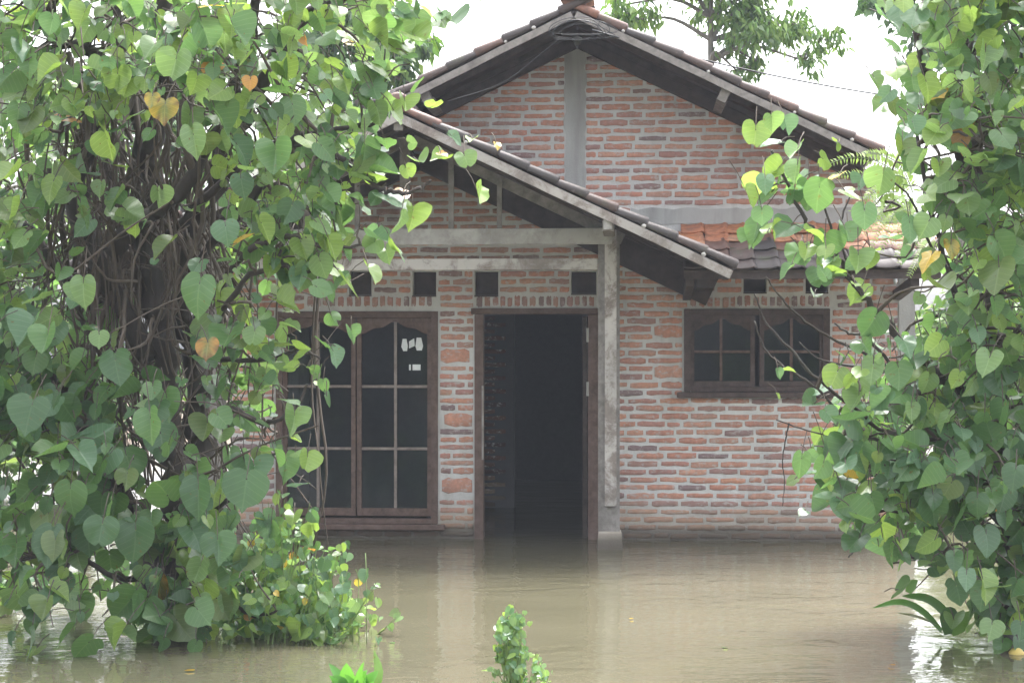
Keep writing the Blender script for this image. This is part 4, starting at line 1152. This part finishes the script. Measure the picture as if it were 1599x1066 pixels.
# ---- ferny creeper hanging by the window roof
root = empty('fern', W(1400, 330, 10.4)); base = Vector(root.location)
tag(root, 'pale green fern with arching fronds beside the orange window roof', 'fern')
FP, FT, FN, FS, FC = [], [], [], [], []; st = MB()
for (x0, y0, x1, y1, sag) in [(1400, 270, 1285, 262, 40), (1400, 285, 1300, 275, 14), (1410, 260, 1350, 240, 14), (1400, 300, 1345, 345, 30), (1395, 300, 1360, 390, 10), (1410, 300, 1375, 395, 10), (1420, 290, 1330, 330, 30),
                              (1405, 310, 1350, 365, 18), (1420, 300, 1395, 380, 6), (1425, 300, 1400, 250, 12), (1440, 320, 1400, 400, 10), (1450, 350, 1405, 410, 10), (1430, 330, 1380, 350, 20), (1415, 280, 1365, 290, 22), (1415, 285, 1350, 310, 22), (1460, 370, 1420, 430, 12)]:
    d = R.uniform(10.2, 10.6); n = 22; pts = []
    for i in range(n):
        t = i / (n - 1); pts.append(W(x0 + (x1 - x0) * t, y0 + (y1 - y0) * t - sag * 4 * t * (1 - t) * .5, d - .25 * t))
    st.tube([p - base for p in pts], taper(n, .004, .0015), 4, caps=False)
    for i in range(2, n):
        dr = (pts[i] - pts[i - 1]).normalized(); sd = dr.cross(Vector((0, -1, .25))).normalized()
        for sg in (-1, 1):
            FP.append(pts[i] - base); FT.append(sd * sg + dr * .35 + Vector((R.gauss(0, .1), R.gauss(0, .15), -.15))); FN.append((R.gauss(0, .2), -.8, .6))
            FS.append(.060 * (1.1 - .75 * i / n) * R.uniform(.8, 1.1)); FC.append(R.choice([(.26, .38, .12), (.30, .40, .15), (.22, .33, .11)]))
o = bake_leaves('frond', root, FP, FT, FN, FS, FC, FARS, 'smallleaf')
st.build('stalk', 'greenstem', root)

# ---- strap leaved plant half drowned by the tree
root = empty('strap_leaved_plant', (W(1470, 985, 9.35).x, 9.35, 0)); base = Vector(root.location)
tag(root, 'half drowned plant with long strap leaves in the water beside the slim tree', 'plant')
def blade(name, pts, w, c, parent, base, m='smallleaf', seg=7):
    sp = spline(pts, 4); n = len(sp); vs = []; fs = []
    for i, p in enumerate(sp):
        d = (sp[min(i + 1, n - 1)] - sp[max(i - 1, 0)]).normalized(); sd = d.cross(Vector((0, -.7, .7))).normalized(); t = i / (n - 1)
        ww = w * (math.sin(math.pi * min(1, .12 + .88 * t) ** .9) ** .7 if t < 1 else 0.02); nn = sd.cross(d)
        for u, k in ((-1, .25), (0, 0), (1, .25)): vs.append(p + sd * u * ww / 2 + nn * k * ww * .5 - base)
    for i in range(n - 1):
        for j in range(2): fs.append((i * 3 + j, i * 3 + j + 1, i * 3 + 4 + j, i * 3 + 3 + j))
    return MB().add(vs, fs, c).build(name, m, parent, True)
for pts, w, c in [([(1490, 985, 9.3), (1472, 955, 9.25), (1445, 935, 9.2), (1408, 930, 9.15)], .075, (.07, .17, .035)), ([(1470, 985, 9.3), (1440, 955, 9.25), (1405, 940, 9.2), (1362, 949, 9.15)], .05, (.08, .20, .04)),
                  ([(1480, 990, 9.2), (1478, 965, 9.2), (1486, 955, 9.2), (1496, 965, 9.2)], .07, (.05, .11, .03)), ([(1485, 988, 9.25), (1505, 970, 9.25), (1522, 955, 9.2)], .09, (.10, .20, .04)), ([(1418, 925, 9.3), (1425, 912, 9.3), (1433, 905, 9.3)], .05, (.09, .19, .04)),
                  ([(1465, 975, 9.3), (1430, 962, 9.2), (1400, 956, 9.15)], .022, (.25, .26, .18))]:
    P = PL(pts)
    P = [Vector((p.x, p.y, max(p.z, 0.006))) for p in P]; blade('strap_leaf', P, w, c, root, base)
# floating fruit
fx = W(1587, 1020, 8.88); vs = []; fs = []; n = 12
root = empty('floating_fruit', (fx.x, fx.y, 0.0)); tag(root, 'small yellow fruit floating at the foot of the slim tree', 'fruit')
MB().tube([(0, 0, -.036), (0, 0, -.03), (0, 0, -.012), (0.001, 0, .008), (0, 0, .024), (0, 0, .031)], [.008, .022, .036, .038, .024, .006], 12).build('skin', 'fruit', root, True)
MB().tube([(0, 0, .029), (.003, 0, .038), (.010, 0, .042)], [.004, .003, .003], 5).build('stalk', 'twig', root)

for k, (x, y, sz, ci, lab) in enumerate([(612, 1004, .03, 4, 'tiny green leaf afloat between the big shrub and the upright weed'), (985, 967, .022, 6, 'tiny pale leaf afloat in the pale reflection of the porch post'),
                                      (1130, 1012, .028, 5, 'tiny olive leaf afloat on the open water below the brick wall'), (1395, 1040, .03, 7, 'tiny brown leaf afloat near the strap leaved plant'), (300, 1048, .04, 6, 'small yellow leaf afloat before the foot of the big shrub')]):
    d = F * H / (y - CY); v, q, uv = HEART[k % len(HEART)]
    me = mesh_np('floating_leaf', v * np.array([.8, 1, .35], np.float32), q, np.tile(PAL[ci] * .8, (len(v), 1)), uv, True)
    o = link(bpy.data.objects.new('floating_leaf', me), None, 'leaf'); p = W(x, y, d); o.location = (p.x, p.y, .004 + .08 * sz); o.rotation_euler = (0, 0, R.uniform(0, 6)); o.scale = (sz,) * 3
    tag(o, lab, 'leaf', 'fallen leaves on the flood water')
# ---- weeds on the near bank
S = Shrub((W(800, 1100, 7.6).x, 7.6, -0.02))
for _ in range(64):
    y = R.uniform(952, 1110); half = 15 if y < 1000 else 18 + (y - 1000) * .42
    p = W(800 + R.uniform(-half, half) + (max(0, y - 1010) * .25), y, R.uniform(7.5, 7.7))
    S.limb([S.base + Vector((R.gauss(0, .03), 0, 0)), (S.base + p) / 2 + Vector((R.gauss(0, .01), 0, 0)), p], .004, .0015, False, 3)
    for k in range(7):
        t, nn = hang(0); S.leaf(p + Vector((R.gauss(0, .017), R.gauss(0, .02), R.gauss(0, .018))), t, nn, R.uniform(.015, .033), col_w((2, .3, 4, 2.5, 7, .5, .03, 0)), False)
S.finish('climbing_weed', 'slim upright weed with tiny pale leaves standing in the near water', 'weed', None, 'greenstem')
root = empty('broad_weed', (W(555, 1100, 7.5).x, 7.5, -0.02)); base = Vector(root.location)
tag(root, 'bright green broad leaved weed with one tall pointed blade in the near water', 'weed')
for _ in range(30):
    x1 = R.uniform(512, 598); y1 = R.uniform(1032, 1075); d = R.uniform(7.35, 7.6)
    p0 = base + Vector((R.gauss(0, .03), 0, 0)); p2 = W(x1, y1, d); p1 = (p0 + p2) / 2 + Vector((0, 0, .03))
    blade('leaf_blade', [p0, p1, p2], R.uniform(.05, .08), R.choice([(.10, .27, .045), (.12, .31, .055), (.085, .23, .045)]), root, base)
blade('tall_blade', [base, W(590, 1060, 7.5), W(584, 1014, 7.5)], .045, (.15, .26, .09), root, base)

# ------------------------------------------------------------------ trees and growth beyond
def tree(name, label, base, trunk_h, clumps, n_leaf, size, cols, shapes, spread=.4, lean=0.0, group=None, r=.16, sag=-.6, m='palebark'):
    """clumps: (x, y, z, radius) in world space"""
    base = Vector(base); root = empty(name, base); tag(root, label, 'tree', group)
    top = Vector((lean, 0, trunk_h)); tr = MB()
    sp = spline([Vector((0, 0, -.3)), Vector((lean * .2, .05, trunk_h * .4)), top * .75 + Vector((.05, 0, 0)), top], 5)
    tr.tube(sp, taper(len(sp), r, r * .4), 8)
    Pp, Tt, Nn, Ss, Cc = [], [], [], [], []
    tot = sum(c[3] ** 2 for c in clumps)
    for (x, y, z, rad) in clumps:
        c = Vector((x, y, z)) - base
        a = sp[min(len(sp) - 1, max(3, int(len(sp) * min(.98, max(.3, (c.z - rad) / trunk_h)))))]
        mid = a.lerp(c, .5) + Vector((R.gauss(0, .15), R.gauss(0, .15), .15)); bsp = spline([a, mid, c], 4)
        tr.tube(bsp, taper(len(bsp), r * .38, .012), 5, caps=False)
        k = int(n_leaf * rad ** 2 / tot); nsub = max(4, int(rad * rad * 16)); sub = []
        for _ in range(nsub):
            v = Vector((R.gauss(0, 1), R.gauss(0, 1), R.gauss(0, 1))).normalized() * rad * R.uniform(.3, 1.0); v.z *= .75; sub.append(c + v)
            if R.random() < .6: tr.tube([c + v * .1, c + v * .6 + Vector((0, 0, .05)), c + v], [.02, .012, .005], 4, caps=False)
        for _ in range(k):
            s = R.choice(sub); p = s + Vector((R.gauss(0, 1), R.gauss(0, 1), R.gauss(0, .8))) * spread * rad * .38
            Pp.append(p); dv = (p - s); Tt.append((dv.x * 1.5 + R.gauss(0, .5), dv.y * 1.5 + R.gauss(0, .5), sag + R.gauss(0, .35))); Nn.append((R.gauss(0, .5), R.gauss(-.2, .5), .8))
            Ss.append(size * R.uniform(.65, 1.25)); Cc.append(R.choice(cols))
    tr.build('trunk', m, root, True)
    bake_leaves('crown', root, Pp, Tt, Nn, Ss, Cc, shapes, 'farleaf', .25, None)
    return root
GR = [(.045, .10, .03), (.055, .12, .035), (.035, .08, .028), (.07, .14, .04)]
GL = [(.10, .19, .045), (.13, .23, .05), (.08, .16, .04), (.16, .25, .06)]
def Wc(px, py, d, r): p = W(px, py, d); return (p.x, p.y, p.z, r)
dm = 23.0
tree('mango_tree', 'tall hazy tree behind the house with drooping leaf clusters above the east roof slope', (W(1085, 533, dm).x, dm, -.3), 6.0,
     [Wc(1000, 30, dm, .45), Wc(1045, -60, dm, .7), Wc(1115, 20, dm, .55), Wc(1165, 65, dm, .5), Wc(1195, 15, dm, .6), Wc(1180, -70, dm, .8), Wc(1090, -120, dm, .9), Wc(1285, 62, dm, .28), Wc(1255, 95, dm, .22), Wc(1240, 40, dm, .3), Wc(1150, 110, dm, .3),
      Wc(960, 10, dm, .25), Wc(1180, 95, dm, .22), Wc(1300, -90, dm, .5)], 5600, .15, GL, FARS, .62, .2, sag=-.8, r=.085)  # light leaf palette: the fade of haze is put into the colour
tree('slender_tree', 'hazy narrow leaved tree behind the west roof slope, seen past the big shrub', (W(560, 533, 21).x, 21, -.3), 5.2,
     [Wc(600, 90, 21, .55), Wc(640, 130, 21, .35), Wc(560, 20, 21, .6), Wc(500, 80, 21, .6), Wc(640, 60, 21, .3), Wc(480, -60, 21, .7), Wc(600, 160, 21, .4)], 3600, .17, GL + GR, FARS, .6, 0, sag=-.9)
tree('dark_crowned_tree', 'dark crowned tree whose edge shows above the slim tree', (W(1500, 533, 26).x, 26, -.3), 6.4,
     [Wc(1375, 0, 26, .45), Wc(1440, -40, 26, .7), Wc(1500, 40, 26, .8), Wc(1590, -20, 26, .9), Wc(1560, 130, 26, .7)], 3500, .16, GR, FARO, .55, 0)
def thicket(name, label, px, d, top_px, width, n, size, cols, shapes, h0=0.0, ncl=12, rad=.55):
    b = W(px, 533, d); cl = []
    for _ in range(ncl):
        y = R.uniform(top_px, CY + F * (H - h0) / d - 20)
        cl.append(Wc(px + R.uniform(-width, width), y, d + R.uniform(-.7, .7), rad * R.uniform(.6, 1.2)))
    z = max(1.0, max(c[2] for c in cl) * .8)
    return tree(name, label, (b.x, d, -.3), z, cl, n, size, cols, shapes, .7, 0, 'bushes and trees beyond the yard', .07, -.3)
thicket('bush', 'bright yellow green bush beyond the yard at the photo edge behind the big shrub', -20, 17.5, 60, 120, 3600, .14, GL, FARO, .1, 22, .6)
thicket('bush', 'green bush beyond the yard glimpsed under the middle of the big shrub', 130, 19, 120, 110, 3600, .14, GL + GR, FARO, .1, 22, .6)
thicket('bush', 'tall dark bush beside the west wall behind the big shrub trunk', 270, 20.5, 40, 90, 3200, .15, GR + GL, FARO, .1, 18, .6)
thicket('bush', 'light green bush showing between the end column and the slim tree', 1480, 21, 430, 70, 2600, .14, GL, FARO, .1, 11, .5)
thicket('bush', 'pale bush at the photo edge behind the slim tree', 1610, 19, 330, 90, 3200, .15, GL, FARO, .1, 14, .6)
# low kerb at the far side of the yard
k0 = W(-120, 827, 14.75); k1 = W(330, 827, 14.75)
mb = MB(); x = k0.x
kerb = empty('brick_kerb', ((k0.x + k1.x) / 2, 14.8, -.3)); tag(kerb, 'low reddish brick kerb at the water edge behind the big shrub', 'kerb')
while x < k1.x:
    MB().box(x, x + .2, -.06, .06, .1, .30 + R.uniform(.02, .05), R.choice(BRICK_COL), .006).build('brick', 'brick', kerb).location.x = -kerb.location.x
    x += .215

# ------------------------------------------------------------------ damp air
hz = MB().box(-71, 71, -31, 111, -1.8, 9.5).mesh('haze')
hm = bpy.data.materials.new('damp_air'); hm.use_nodes = True; nt = hm.node_tree; nt.nodes.clear()
out = nt.nodes.new('ShaderNodeOutputMaterial'); pv = nt.nodes.new('ShaderNodeVolumePrincipled')
pv.inputs['Color'].default_value = (0.80, 0.87, 1.0, 1); pv.inputs['Density'].default_value = 0.0012; pv.inputs['Anisotropy'].default_value = 0.0
nt.links.new(pv.outputs[0], out.inputs['Volume'])
ho = bpy.data.objects.new('haze', hz); hz.materials.append(hm); COL.objects.link(ho); ho['kind'] = 'stuff'
